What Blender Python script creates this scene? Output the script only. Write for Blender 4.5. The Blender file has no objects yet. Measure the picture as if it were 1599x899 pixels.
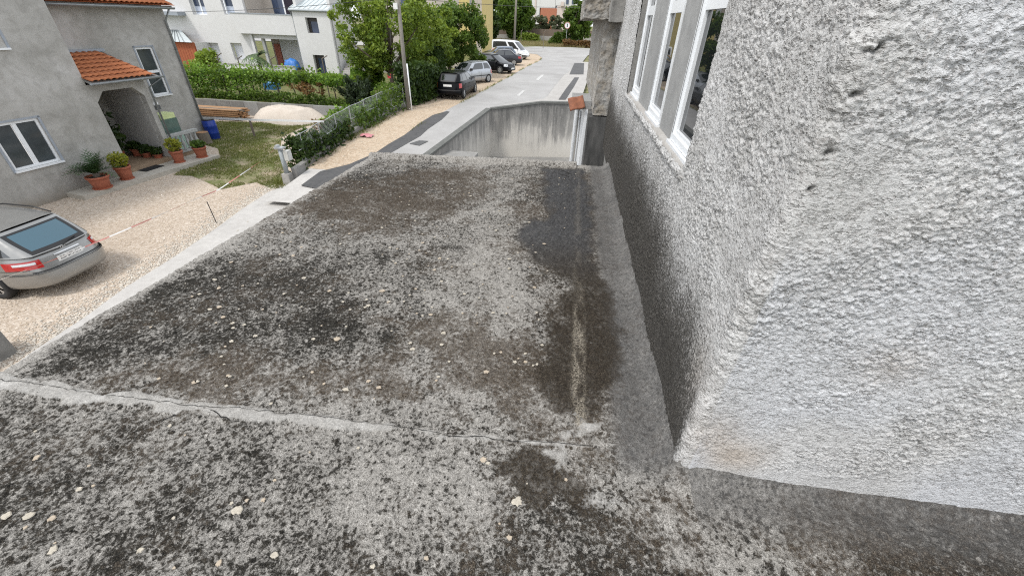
import bpy, bmesh, math, random
import numpy as np
from mathutils import Vector, Matrix

# ---------------------------------------------------------------- camera, world, sun, exposure
scene = bpy.context.scene
col = scene.collection
CAMZ = 5.4                                    # eye height above the neighbour's yard
FPX, CX, CY = 630.0, 799.5, 449.5             # focal length in photo pixels (1599 x 899)
NADIR, VANISH = (765.0, 1400.0), (900.0, 35.0)

def ray_cam(x, y): return np.array([x - CX, -(y - CY), -FPX])
_dn = ray_cam(*NADIR); _dn = _dn / np.linalg.norm(_dn); _up = -_dn
_v = ray_cam(*VANISH); _v = _v - _v.dot(_up) * _up; _v = _v / np.linalg.norm(_v)
RWC = np.array([np.cross(_v, _up), _v, _up])  # world from camera
CAMP = np.array([0.0, 0.0, CAMZ])

cam_data = bpy.data.cameras.new('camera')
cam_data.sensor_fit = 'HORIZONTAL'; cam_data.sensor_width = 36.0
cam_data.lens = FPX / 1599.0 * 36.0
cam_data.clip_start = 0.05; cam_data.clip_end = 2000.0
cam = bpy.data.objects.new('camera', cam_data); col.objects.link(cam)
M = Matrix([[RWC[i][j] for j in range(3)] for i in range(3)]).to_4x4()
M.translation = Vector(CAMP); cam.matrix_world = M
scene.camera = cam

SUN_ELEV, SUN_AZ = math.radians(58), math.radians(222)      # azimuth clockwise from +Y
world = bpy.data.worlds.new('World'); scene.world = world; world.use_nodes = True
wn = world.node_tree.nodes; wl = world.node_tree.links
bg = wn['Background']
sky = wn.new('ShaderNodeTexSky'); sky.sky_type = 'NISHITA'; sky.sun_disc = False
sky.sun_elevation = SUN_ELEV; sky.sun_rotation = SUN_AZ
sky.air_density = 1.0; sky.dust_density = 1.5; sky.ozone_density = 1.0
hs = wn.new('ShaderNodeHueSaturation'); hs.inputs['Saturation'].default_value = 0.22; hs.inputs['Value'].default_value = 1.0
wl.new(sky.outputs[0], hs.inputs['Color'])
ov = wn.new('ShaderNodeMix'); ov.data_type = 'RGBA'; ov.inputs[0].default_value = 0.62       # even white overcast over the clear-sky model
ov.inputs[7].default_value = (6.2, 6.5, 6.9, 1); wl.new(hs.outputs[0], ov.inputs[6]); wl.new(ov.outputs[2], bg.inputs[0])
bg.inputs[1].default_value = 0.15

sun_d = bpy.data.lights.new('sun', 'SUN'); sun_d.energy = 1.5; sun_d.angle = math.radians(10); sun_d.color = (1.0, 0.96, 0.9)
sun = bpy.data.objects.new('sun', sun_d); col.objects.link(sun)
_sd = Vector((math.sin(SUN_AZ) * math.cos(SUN_ELEV), math.cos(SUN_AZ) * math.cos(SUN_ELEV), math.sin(SUN_ELEV)))
sun.rotation_euler = (-_sd).to_track_quat('-Z', 'Y').to_euler()
scene.view_settings.view_transform = 'Standard'; scene.view_settings.look = 'None'
scene.view_settings.exposure = 0.68; scene.view_settings.gamma = 1.0
scene.view_settings.use_curve_mapping = False
scene.cycles.max_bounces = 6
scene.cycles.use_denoising = False
scene.cycles.pixel_filter_type = 'BLACKMAN_HARRIS'; scene.cycles.filter_width = 1.15
scene.cycles.use_adaptive_sampling = False

# ---------------------------------------------------------------- helpers
rng = np.random.default_rng(7); random.seed(7)

def ray(px, py): return RWC @ ray_cam(px, py)
def PZ(px, py, z): d = ray(px, py); return CAMP + d * ((z - CAMZ) / d[2])
def PX(px, py, X): d = ray(px, py); return CAMP + d * (X / d[0])
def PY(px, py, Y): d = ray(px, py); return CAMP + d * (Y / d[1])
def zroad(Y): return float(np.interp(Y, [-20, 11, 18, 24, 32, 45, 300], [.15, .15, .72, 1.15, 1.33, 1.4, 1.4]))
def PR(px, py, dz=0.0):
    z = 1.0
    for _ in range(40): z = 0.5 * z + 0.5 * (zroad(PZ(px, py, z)[1]) + dz)
    return PZ(px, py, z)

def _hash(ix, iy, s):
    n = (ix.astype(np.int64) * 374761393 + iy.astype(np.int64) * 668265263 + s * 1274126177) & 0x7fffffff
    n = ((n ^ (n >> 13)) * 1274126177) & 0x7fffffff
    return ((n ^ (n >> 16)) & 0xffff) / 65535.0
def vnoise(x, y, s=0):
    ix = np.floor(x); iy = np.floor(y); fx = x - ix; fy = y - iy
    fx = fx * fx * (3 - 2 * fx); fy = fy * fy * (3 - 2 * fy)
    a = _hash(ix, iy, s); b = _hash(ix + 1, iy, s); c = _hash(ix, iy + 1, s); d = _hash(ix + 1, iy + 1, s)
    return (a + (b - a) * fx) * (1 - fy) + (c + (d - c) * fx) * fy
def fbm(x, y, oct=4, s=0, gain=.5):
    t = 0.0; a = 1.0; n = 0.0
    for i in range(oct):
        t += a * vnoise(x * 2 ** i + 17.3 * i, y * 2 ** i - 9.1 * i, s + i); n += a; a *= gain
    return t / n
def sstep(a, b, x):
    t = np.clip((x - a) / (b - a), 0, 1); return t * t * (3 - 2 * t)

def tag(o, label=None, cat=None, group=None, kind=None):
    if label: o['label'] = label
    if cat: o['category'] = cat
    if group: o['group'] = group
    if kind: o['kind'] = kind
    return o
def thing(name, label, cat, loc=(0, 0, 0), rz=0.0, group=None):
    o = bpy.data.objects.new(name, None); col.objects.link(o)
    o.empty_display_size = .2
    o.location = Vector([float(c) for c in loc]); o.rotation_euler = (0, 0, rz)
    return tag(o, label, cat, group)
def place(me, name, parent=None, loc=None, rot=None):
    o = bpy.data.objects.new(name, me); col.objects.link(o)
    if parent is not None: o.parent = parent
    if loc is not None: o.location = Vector([float(c) for c in loc])
    if rot is not None: o.rotation_euler = rot
    return o
def copy_tree(o, parent=None):
    c = o.copy(); col.objects.link(c); c.parent = parent
    for ch in list(o.children): copy_tree(ch, c)
    return c

class MB:
    """collects shapes into one mesh"""
    def __init__(s): s.v = []; s.f = []
    def add(s, vs, fs):
        b = len(s.v); s.v.extend([tuple(float(c) for c in p) for p in vs]); s.f.extend([tuple(b + i for i in f) for f in fs]); return s
    def box(s, c, d, rz=0.0, taper=1.0):
        hx, hy, hz = d[0] / 2, d[1] / 2, d[2] / 2; cs, sn = math.cos(rz), math.sin(rz); vs = []
        for z in (-1, 1):
            k = taper if z > 0 else 1.0
            for x, y in ((-1, -1), (1, -1), (1, 1), (-1, 1)):
                X, Y = x * hx * k, y * hy * k
                vs.append((c[0] + X * cs - Y * sn, c[1] + X * sn + Y * cs, c[2] + z * hz))
        return s.add(vs, [(0, 3, 2, 1), (4, 5, 6, 7), (0, 1, 5, 4), (1, 2, 6, 5), (2, 3, 7, 6), (3, 0, 4, 7)])
    def b2(s, lo, hi): return s.box([(a + b) / 2 for a, b in zip(lo, hi)], [b - a for a, b in zip(lo, hi)])
    def obox(s, o, ax, ay, az):
        o, ax, ay, az = [np.array(q, float) for q in (o, ax, ay, az)]
        vs = [o, o + ax, o + ax + ay, o + ay, o + az, o + ax + az, o + ax + ay + az, o + ay + az]
        fs = [(0, 3, 2, 1), (4, 5, 6, 7), (0, 1, 5, 4), (1, 2, 6, 5), (2, 3, 7, 6), (3, 0, 4, 7)]
        if np.dot(np.cross(ax, ay), az) < 0: fs = [f[::-1] for f in fs]
        return s.add(vs, fs)
    def tube(s, pts, r, n=6, caps=True):
        pts = [np.array(p, float) for p in pts]; rs = r if hasattr(r, '__len__') else [r] * len(pts); base = len(s.v); N = len(pts)
        for i, p in enumerate(pts):
            t = pts[min(i + 1, N - 1)] - pts[max(i - 1, 0)]; t = t / (np.linalg.norm(t) + 1e-9)
            a = np.array([0, 0, 1.0]) if abs(t[2]) < .9 else np.array([1.0, 0, 0])
            u = np.cross(t, a); u /= np.linalg.norm(u); w = np.cross(t, u)
            for k in range(n):
                q = p + rs[i] * (math.cos(2 * math.pi * k / n) * u + math.sin(2 * math.pi * k / n) * w); s.v.append(tuple(map(float, q)))
        for i in range(N - 1):
            for k in range(n):
                a0 = base + i * n + k; a1 = base + i * n + (k + 1) % n; s.f.append((a0, a1, a1 + n, a0 + n))
        if caps: s.f.append(tuple(base + k for k in range(n))[::-1]); s.f.append(tuple(base + (N - 1) * n + k for k in range(n)))
        return s
    def lathe(s, prof, c=(0, 0, 0), n=16):
        base = len(s.v)
        for r, z in prof:
            for k in range(n): a = 2 * math.pi * k / n; s.v.append((c[0] + r * math.cos(a), c[1] + r * math.sin(a), c[2] + z))
        for i in range(len(prof) - 1):
            for k in range(n):
                a0 = base + i * n + k; a1 = base + i * n + (k + 1) % n; s.f.append((a0, a1, a1 + n, a0 + n))
        s.f.append(tuple(base + k for k in range(n))[::-1]); s.f.append(tuple(base + (len(prof) - 1) * n + k for k in range(n)))
        return s
    def prism(s, poly, z0, z1):
        n = len(poly); A = sum(poly[i][0] * poly[(i + 1) % n][1] - poly[(i + 1) % n][0] * poly[i][1] for i in range(n))
        if A < 0: poly = poly[::-1]
        vs = [(p[0], p[1], z0 if not callable(z0) else z0(p)) for p in poly] + [(p[0], p[1], z1 if not callable(z1) else z1(p)) for p in poly]
        return s.add(vs, [tuple(range(n))[::-1], tuple(range(n, 2 * n))] + [(i, (i + 1) % n, n + (i + 1) % n, n + i) for i in range(n)])
    def sheet(s, poly, z):
        n = len(poly); A = sum(poly[i][0] * poly[(i + 1) % n][1] - poly[(i + 1) % n][0] * poly[i][1] for i in range(n))
        if A < 0: poly = poly[::-1]
        return s.add([(p[0], p[1], z(p) if callable(z) else z) for p in poly], [tuple(range(n))])
    def mesh(s, name, mat=None, smooth=False):
        me = bpy.data.meshes.new(name); me.from_pydata(s.v, [], s.f); me.update()
        if mat is not None: me.materials.append(mat)
        if smooth: me.polygons.foreach_set('use_smooth', [True] * len(me.polygons))
        return me
    def build(s, name, mat=None, parent=None, smooth=False):
        return place(s.mesh(name, mat, smooth), name, parent)

def grid_mesh(name, P, mat=None, smooth=True, attrs=None, keep=None):
    """P: (n,m,3) array; keep: (n-1,m-1) mask of faces"""
    n, m = P.shape[:2]; me = bpy.data.meshes.new(name)
    idx = np.arange(n * m).reshape(n, m)
    q = np.stack([idx[:-1, :-1], idx[1:, :-1], idx[1:, 1:], idx[:-1, 1:]], -1).reshape(-1, 4)
    if keep is not None: q = q[keep.reshape(-1)]
    me.vertices.add(n * m); me.vertices.foreach_set('co', P.astype(np.float32).ravel())
    me.loops.add(q.size); me.loops.foreach_set('vertex_index', q.astype(np.int32).ravel())
    me.polygons.add(len(q)); me.polygons.foreach_set('loop_start', np.arange(0, q.size, 4, dtype=np.int32))
    me.polygons.foreach_set('use_smooth', np.full(len(q), smooth))
    me.update(calc_edges=True)
    for k, a in (attrs or {}).items():
        at = me.attributes.new(k, 'FLOAT', 'POINT'); at.data.foreach_set('value', a.astype(np.float32).ravel())
    if mat is not None: me.materials.append(mat)
    return me

# ---------------------------------------------------------------- materials
class NT:
    def __init__(s, name):
        s.m = bpy.data.materials.new(name); s.m.use_nodes = True; s.t = s.m.node_tree; s.n = s.t.nodes; s.l = s.t.links
        s.b = s.n['Principled BSDF']; s.out = s.n['Material Output']
    def new(s, typ, **kw):
        n = s.n.new(typ)
        for k, v in kw.items():
            if k.startswith('i_'):
                key = k[2:].replace('_', ' ')
                n.inputs[key].default_value = v
            else: setattr(n, k, v)
        return n
    def coord(s, scale=None, out='Object'):
        c = s.new('ShaderNodeTexCoord').outputs[out]
        if scale is None: return c
        mp = s.new('ShaderNodeMapping'); mp.inputs['Scale'].default_value = scale; s.l.new(c, mp.inputs['Vector']); return mp.outputs[0]
    def noise(s, vec, scale, detail=4, rough=.55, dist=0.0):
        n = s.new('ShaderNodeTexNoise'); n.inputs['Scale'].default_value = scale; n.inputs['Detail'].default_value = detail
        n.inputs['Roughness'].default_value = rough; n.inputs['Distortion'].default_value = dist; s.l.new(vec, n.inputs['Vector']); return n.outputs['Fac']
    def voro(s, vec, scale, out='Distance'):
        n = s.new('ShaderNodeTexVoronoi'); n.inputs['Scale'].default_value = scale; s.l.new(vec, n.inputs['Vector']); return n.outputs[out]
    def ramp(s, fac, stops):
        r = s.new('ShaderNodeValToRGB'); e = r.color_ramp.elements
        while len(e) < len(stops): e.new(.5)
        for i, (p, c) in enumerate(stops):
            e[i].position = p; e[i].color = (*c, 1) if hasattr(c, '__len__') else (c, c, c, 1)
        s.l.new(fac, r.inputs[0]); return r.outputs[0]
    def math(s, op, a, b=None, clamp=False):
        n = s.new('ShaderNodeMath', operation=op); n.use_clamp = clamp
        for i, q in enumerate((a, b)):
            if q is None: continue
            if isinstance(q, (int, float)): n.inputs[i].default_value = q
            else: s.l.new(q, n.inputs[i])
        return n.outputs[0]
    def mix(s, fac, a, b, mode='MIX'):
        n = s.new('ShaderNodeMix', data_type='RGBA', blend_type=mode)
        for key, q in ((0, fac), (6, a), (7, b)):
            if isinstance(q, (int, float)): n.inputs[key].default_value = q
            elif isinstance(q, tuple): n.inputs[key].default_value = (*q, 1)
            else: s.l.new(q, n.inputs[key])
        return n.outputs[2]
    def attr(s, name): return s.new('ShaderNodeAttribute', attribute_name=name).outputs['Fac']
    def base(s, c):
        if isinstance(c, tuple): s.b.inputs['Base Color'].default_value = (*c, 1)
        else: s.l.new(c, s.b.inputs['Base Color'])
    def rough(s, r):
        if isinstance(r, (int, float)): s.b.inputs['Roughness'].default_value = r
        else: s.l.new(r, s.b.inputs['Roughness'])
    def bump(s, h, strength=.5, dist=.01):
        b = s.new('ShaderNodeBump'); b.inputs['Strength'].default_value = strength; b.inputs['Distance'].default_value = dist
        s.l.new(h, b.inputs['Height']); s.l.new(b.outputs[0], s.b.inputs['Normal'])

def M_plain(name, c, rough=.6, var=.15, scale=6.0, metal=0.0, bump=0.0, bscale=40.0, spec=None, coat=0.0):
    t = NT(name); v = t.coord()
    n = t.noise(v, scale, 5, .6)
    lo = tuple(max(0, q * (1 - var)) for q in c); hi = tuple(min(1, q * (1 + var)) for q in c)
    t.base(t.ramp(n, [(.3, lo), (.7, hi)])); t.rough(rough); t.b.inputs['Metallic'].default_value = metal
    if spec is not None: t.b.inputs['Specular IOR Level'].default_value = spec
    if coat: t.b.inputs['Coat Weight'].default_value = coat; t.b.inputs['Coat Roughness'].default_value = .04
    if bump: t.bump(t.noise(v, bscale, 5, .6), bump, .01)
    return t.m
def M_stained(name, c1, c2, c3, s1=.6, s2=5, grain=60, rough=.9, bump=.4, streak=False, lo=.35, hi=.65):
    """weathered masonry: three colours mixed by broad and fine noise, grain bump"""
    t = NT(name); v = t.coord()
    vv = t.coord((1, 1, .25)) if streak else v
    a = t.ramp(t.noise(vv, s1, 6, .65, .4), [(lo, 0.0), (hi, 1.0)]); b = t.ramp(t.noise(vv, s2, 6, .65), [(.35, 0.0), (.7, 1.0)])
    cc = t.mix(a, c1, c2); cc = t.mix(t.math('MULTIPLY', b, .6), cc, c3)
    g = t.noise(v, grain, 4, .7)
    cc = t.mix(.35, cc, t.ramp(g, [(.3, .25), (.7, 1.0)]), 'MULTIPLY')
    t.base(cc); t.rough(rough); t.bump(g, bump, .008); return t.m
def M_leaf(name, c_dark, c_light, trans=.35):
    t = NT(name); r = t.attr('rnd')
    cc = t.ramp(r, [(0.0, c_dark), (.65, tuple((a + b) / 2 for a, b in zip(c_dark, c_light))), (1.0, c_light)])
    t.base(cc); t.rough(.55); t.b.inputs['Specular IOR Level'].default_value = .35
    tr = t.new('ShaderNodeBsdfTranslucent'); t.l.new(t.mix(.5, cc, (c_light[0] * 1.2, c_light[1] * 1.2, c_light[2] * .6)), tr.inputs['Color'])
    mx = t.new('ShaderNodeMixShader'); mx.inputs[0].default_value = trans
    t.l.new(t.b.outputs[0], mx.inputs[1]); t.l.new(tr.outputs[0], mx.inputs[2]); t.l.new(mx.outputs[0], t.out.inputs['Surface'])
    return t.m
def M_glass(name, c=(.012, .014, .016), rough=.015):
    t = NT(name); t.base(c); t.rough(rough); t.b.inputs['IOR'].default_value = 1.5; t.b.inputs['Specular IOR Level'].default_value = .8
    return t.m

WHITE_PVC = M_plain('white_pvc', (.78, .80, .82), .35, .04)
GLASS = M_glass('window_glass')
CONC = M_stained('weathered_concrete', (.36, .35, .33), (.24, .235, .225), (.16, .155, .145), .8, 5, 50)
CONC_LIGHT = M_stained('pale_concrete', (.50, .485, .46), (.42, .40, .38), (.33, .31, .285), 1.2, 7, 60, bump=.25)
RUBBER = M_plain('black_rubber', (.018, .018, .019), .8, .2)
BLACK = M_plain('black_plastic', (.015, .015, .016), .5, .1)
GALV = M_plain('galvanised_metal', (.45, .47, .48), .45, .12, metal=.6)
WOOD = M_stained('sawn_wood', (.50, .29, .15), (.42, .23, .115), (.33, .19, .10), 2.0, 14, 90, .75, .2)
WOOD_GREY = M_stained('grey_wood', (.26, .22, .18), (.19, .16, .13), (.13, .11, .09), 2.0, 12, 90, .85, .3)
TERRACOTTA = M_plain('terracotta', (.36, .115, .065), .75, .18, 14, bump=.15)
# ================================================================ roof slab of the garage, near surface
ZS = CAMZ - 1.7
WX, WY = 0.645, 1.17                      # building corner: side wall x, front wall y
def slab_px(px, py): p = PZ(px, py, ZS); return p[0], p[1]
def poly_mask(X, Y, poly_px, soft=.04, wob=.06, seed=3):
    """soft inside-mask of a photo-pixel polygon laid on the slab"""
    pts = np.array([slab_px(*p) for p in poly_px]); n = len(pts)
    x = X + wob * (fbm(X * 7, Y * 7, 3, seed) - .5) * 2; y = Y + wob * (fbm(X * 7 + 50, Y * 7 + 9, 3, seed + 9) - .5) * 2
    inside = np.zeros(X.shape, bool); d = np.full(X.shape, 1e9)
    for i in range(n):
        x0, y0 = pts[i]; x1, y1 = pts[(i + 1) % n]
        c = ((y0 > y) != (y1 > y)) & (x < (x1 - x0) * (y - y0) / (y1 - y0 + 1e-12) + x0); inside ^= c
        dx, dy = x1 - x0, y1 - y0; t = np.clip(((x - x0) * dx + (y - y0) * dy) / (dx * dx + dy * dy + 1e-12), 0, 1)
        d = np.minimum(d, np.hypot(x - x0 - t * dx, y - y0 - t * dy))
    s = np.where(inside, d, -d); return sstep(-soft, soft, s)
def line_dist(X, Y, pts_px):
    pts = [slab_px(*p) for p in pts_px]; d = np.full(X.shape, 1e9)
    for (x0, y0), (x1, y1) in zip(pts[:-1], pts[1:]):
        dx, dy = x1 - x0, y1 - y0; t = np.clip(((X - x0) * dx + (Y - y0) * dy) / (dx * dx + dy * dy), 0, 1)
        d = np.minimum(d, np.hypot(X - x0 - t * dx, Y - y0 - t * dy))
    return d
JOINT = [(-60, 588), (0, 597), (70, 606), (130, 622), (200, 622), (255, 632), (330, 640), (400, 648), (480, 656), (560, 664), (640, 670), (700, 682), (760, 684), (830, 690), (900, 697), (960, 694)]
def left_edge(Y): return np.interp(Y, [-3, 0, 1.3, 5.64, 8], [-3.05, -3.03, -2.97, -2.76, -2.66])
def far_edge(X): return np.interp(X, [-3, -2.76, .25, .7], [5.62, 5.64, 5.88, 5.9])

gar = thing('garage', 'flat concrete garage roof mottled with black lichen beside the rough plastered wall', 'garage', (0, 0, 0))
def slab_fields(X, Y):
    f = {}
    big = fbm(X * 1.1 + 3, Y * 1.1, 4, 11); mid = fbm(X * 4.2, Y * 4.2, 4, 21); fine = fbm(X * 16, Y * 16, 4, 31)
    dark = .44 + .55 * (big - .5) + .42 * (mid - .5) + .42 * (fine - .5)
    # shapes of the lichen and moss fields, traced on the slab plane
    dark += .30 * poly_mask(X, Y, [(150, 480), (330, 400), (470, 420), (560, 470), (600, 540), (470, 560), (330, 560), (200, 590), (90, 580)], .25, .2, 41)
    dark += .14 * poly_mask(X, Y, [(-200, 700), (0, 640), (260, 690), (500, 760), (560, 860), (350, 960), (-200, 960)], .2, .2, 43)
    dark += .26 * poly_mask(X, Y, [(700, 900), (790, 800), (900, 760), (1010, 840), (1060, 900), (900, 960)], .06, .1, 44)
    dark += .16 * poly_mask(X, Y, [(520, 270), (760, 268), (720, 345), (560, 350), (430, 330)], .25, .2, 45)
    dark -= .14 * poly_mask(X, Y, [(500, 600), (700, 560), (870, 590), (880, 650), (700, 660), (520, 650)], .2, .2, 46)
    dark -= .15 * poly_mask(X, Y, [(330, 720), (560, 690), (740, 720), (740, 840), (520, 860), (380, 800)], .2, .2, 47)
    dark -= .22 * poly_mask(X, Y, [(700, 400), (790, 370), (830, 450), (850, 560), (760, 560), (650, 470)], .15, .2, 48)
    # pale dry margin along the far and left edges
    le = X - left_edge(Y); fe = far_edge(X) - Y
    edge = np.maximum(sstep(.16, .02, le), sstep(.22, .02, fe) * .8) * (Y > 1.2)
    dark -= .6 * edge
    brown = .24 + .8 * (fbm(X * 2.2 + 8, Y * 2.2, 4, 61) - .5) + .4 * (fbm(X * 9, Y * 9, 3, 62) - .5)
    brown += .42 * poly_mask(X, Y, [(430, 330), (520, 285), (700, 262), (790, 262), (740, 330), (600, 372), (500, 345)], .2, .2, 63)
    brown += .45 * poly_mask(X, Y, [(60, 590), (250, 560), (420, 560), (600, 560), (640, 610), (400, 630), (240, 620)], .12, .15, 64)
    brown += .5 * poly_mask(X, Y, [(590, 500), (760, 480), (860, 560), (830, 640), (700, 620)], .2, .2, 65)
    wet = poly_mask(X, Y, [(845, 262), (912, 262), (925, 300), (932, 400), (955, 460), (965, 520), (960, 590), (940, 640), (905, 650), (865, 640), (835, 600), (850, 540), (870, 490), (880, 440), (820, 395), (812, 350), (858, 335)], .09, .09, 71)
    damp = poly_mask(X, Y, [(830, 270), (930, 270), (945, 400), (975, 500), (985, 640), (930, 690), (850, 680), (790, 600), (800, 520), (840, 460), (790, 380), (800, 330)], .22, .15, 75)
    dark += .16 * damp; brown += .32 * damp
    wet2 = poly_mask(X, Y, [(755, 700), (830, 712), (880, 722), (930, 770), (950, 815), (880, 800), (800, 760), (765, 745)], .03, .08, 72)
    wet = np.maximum(wet, .85 * wet2 * sstep(.3, .5, mid))
    gut = sstep(.045, .0, np.abs(X - (.213 + .012 * (fbm(Y * 3, Y * 0, 2, 5) - .5))) - .012) * (Y > 1.33) * (1 - .75 * sstep(2.1, 2.6, Y)) * sstep(.42, .60, fbm(X * 22, Y * 3.5, 4, 77) + np.interp(Y, [1.3, 2.2, 2.9, 6], [.12, .12, -.02, -.03]))
    jd = line_dist(X, Y + .02 * (fbm(X * 5, Y * 5, 3, 81) - .5), JOINT)
    jw = .035 + .04 * fbm(X * 3, Y * 0, 3, 82)
    jw = jw * np.interp(X, [-3, -2, -1.5, -1.0, -.4, .3], [1.1, 1.0, .8, .6, .35, .12])
    mort = sstep(.012, -.012, jd - jw * sstep(.32, .62, fbm(X * 7 + 3, Y * 9, 4, 84, .65) + np.interp(X, [-3, -1.6, -.8, 0], [.22, .14, .06, -.02])))
    blot = .8 * (poly_mask(X, Y, [(880, 655), (945, 650), (955, 690), (900, 700), (870, 680)], .05, .14, 85) + poly_mask(X, Y, [(850, 705), (900, 700), (930, 735), (900, 745), (860, 725)], .05, .14, 86) + .8 * poly_mask(X, Y, [(895, 760), (935, 765), (960, 815), (920, 800)], .05, .14, 87))
    mort = np.clip(np.maximum(mort * (.55 + .6 * fine), blot * sstep(.38, .62, fine)), 0, 1)
    cove = sstep(.44, .60, X) * (Y > WY - .2)
    grey = sstep(.33, .44, X - .03 * (fbm(Y * 2.5, X * 2, 3, 91) - .5)) * sstep(1.05, 1.25, Y)       # smoother cement band beside the wall
    bit = sstep(2.6, 3.6, Y) * wet
    f.update(bit=bit, dark=dark, brown=brown, wet=wet, gut=gut, mort=mort, grey=grey, edge=edge, jd=jd)
    return f
def slab_height(X, Y, f):
    z = .010 * (fbm(X * 5, Y * 5, 3, 101) - .5) + .012 * (fbm(X * 22, Y * 22, 3, 111) - .5) * (1 - .6 * f['grey']) + .011 * (vnoise(X * 62, Y * 62, 121) - .5) * (1 - .7 * f['grey']) * (1 - .75 * f['mort'])
    z += .010 * f['mort'] * (.5 + fbm(X * 14, Y * 14, 3, 131)) - .004 * f['wet']
    d = np.minimum(np.where(Y > WY, WX - X, 9), np.where(X > WX, WY - Y, 9))
    d = np.where((Y <= WY) & (X <= WX), np.hypot(WX - X, WY - Y), d)
    r = np.where(X > WX, np.interp(X, [WX, WX + .5], [.12, .08]), np.interp(Y, [1.1, 1.6, 6], [.10, .13, .13]))
    c = np.clip(1 - d / r, 0, 1); z += r * (1 - np.sqrt(np.clip(1 - c * c, 0, 1))) * .8
    z += .05 * sstep(.13, .08, far_edge(X) - Y) * (X < .2) * (.85 + .3 * fbm(X * 6, Y * 6, 2, 5))
    return z
def slab_material():
    t = NT('lichen_concrete'); v = t.coord()
    A = {k: t.attr(k) for k in ('dark', 'brown', 'wet', 'gut', 'mort', 'grey', 'edge', 'bit')}
    n1 = t.noise(v, 40, 4, .72, .3); n2 = t.noise(v, 105, 3, .7); n3 = t.noise(v, 300, 2, .6); n4 = t.noise(v, 12, 5, .7)
    vo = t.voro(v, 62)                                                     # rounded lichen colonies
    speck = t.math('ADD', t.math('MULTIPLY', t.math('SUBTRACT', n1, .5), 2.0), t.math('ADD', t.math('MULTIPLY', t.math('SUBTRACT', n2, .5), 2.6), t.math('ADD', t.math('MULTIPLY', t.math('SUBTRACT', n4, .5), .9), t.math('MULTIPLY', t.math('SUBTRACT', .42, vo), .55))))
    def colony(scale, r0, r1, ch, thr):                                   # rounded patches of growth, some cells only
        cv = t.new('ShaderNodeTexVoronoi'); cv.inputs['Scale'].default_value = scale; cv.inputs['Randomness'].default_value = 1.0
        wv = t.new('ShaderNodeVectorMath', operation='MULTIPLY_ADD'); nz = t.new('ShaderNodeTexNoise'); nz.inputs['Scale'].default_value = scale * 2.2; t.l.new(v, nz.inputs['Vector']); t.l.new(nz.outputs['Color'], wv.inputs[0]); wv.inputs[1].default_value = (.6 / scale,) * 3; t.l.new(v, wv.inputs[2]); t.l.new(wv.outputs[0], cv.inputs['Vector'])
        sc = t.new('ShaderNodeSeparateColor'); t.l.new(cv.outputs['Color'], sc.inputs[0])
        return t.math('MULTIPLY', t.ramp(cv.outputs['Distance'], [(r0, 1.0), (r1, 0.0)]), t.math('GREATER_THAN', sc.outputs[ch], thr))
    speck = t.math('ADD', speck, t.math('MULTIPLY', colony(20, .24, .44, 0, .62), .30))
    speck = t.math('ADD', speck, t.math('MULTIPLY', colony(38, .22, .44, 1, .60), .38))
    speck = t.math('SUBTRACT', speck, t.math('MULTIPLY', colony(27, .20, .40, 2, .66), .55))
    k = t.ramp(t.math('ADD', A['dark'], speck), [(.10, 0.0), (.38, .28), (.56, .80), (.80, 1.0)])
    g2 = t.math('ADD', t.math('MULTIPLY', n2, .5), t.math('MULTIPLY', n3, .5))
    pale = t.ramp(g2, [(.34, (.075, .070, .063)), (.44, (.215, .203, .185)), (.53, (.385, .366, .337)), (.64, (.67, .645, .605))])
    lich = t.ramp(g2, [(.38, (.006, .006, .006)), (.50, (.015, .0138, .0115)), (.58, (.045, .041, .034)), (.66, (.15, .14, .12)), (.72, (.42, .41, .39))])
    c = t.mix(k, pale, lich)
    bk = t.ramp(t.math('ADD', A['brown'], t.math('ADD', t.math('MULTIPLY', t.math('SUBTRACT', n1, .5), 1.5), t.math('MULTIPLY', t.math('SUBTRACT', n4, .5), 1.2))), [(.30, 0.0), (.75, .72)])
    c = t.mix(bk, c, t.ramp(g2, [(.36, (.012, .009, .006)), (.48, (.048, .036, .026)), (.56, (.125, .100, .075)), (.68, (.38, .335, .28))]))
    gk = t.math('MULTIPLY', A['grey'], t.ramp(t.math('ADD', t.math('MULTIPLY', n4, .5), t.math('MULTIPLY', n1, .5)), [(.36, .95), (.62, .45)]))
    c = t.mix(gk, c, t.ramp(t.math('ADD', t.math('MULTIPLY', g2, .7), t.math('MULTIPLY', n4, .3)), [(.34, (.042, .041, .040)), (.48, (.105, .103, .101)), (.62, (.23, .226, .222))]))
    wk = t.ramp(t.math('ADD', A['wet'], t.math('ADD', t.math('MULTIPLY', t.math('SUBTRACT', speck, .1), .22), t.math('MULTIPLY', t.math('SUBTRACT', n4, .5), .7))), [(.22, 0.0), (.50, .55), (.95, .92)])
    wk = t.math('MULTIPLY', wk, t.ramp(A['wet'], [(0.0, 0.0), (.12, 1.0)]))
    wc = t.mix(A['bit'], t.ramp(g2, [(.36, (.010, .008, .006)), (.50, (.032, .026, .020)), (.60, (.085, .070, .052)), (.70, (.20, .17, .13))]), t.ramp(g2, [(.38, (.020, .020, .021)), (.54, (.058, .058, .060)), (.68, (.145, .145, .147))]))
    c = t.mix(wk, c, wc)
    c = t.mix(t.math('MULTIPLY', A['gut'], t.ramp(t.math('ADD', t.math('MULTIPLY', n2, .6), t.math('MULTIPLY', n1, .4)), [(.42, 0.0), (.56, .9)])), c, t.ramp(g2, [(.36, (.09, .075, .055)), (.52, (.30, .265, .21)), (.66, (.52, .48, .41))]))
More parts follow.
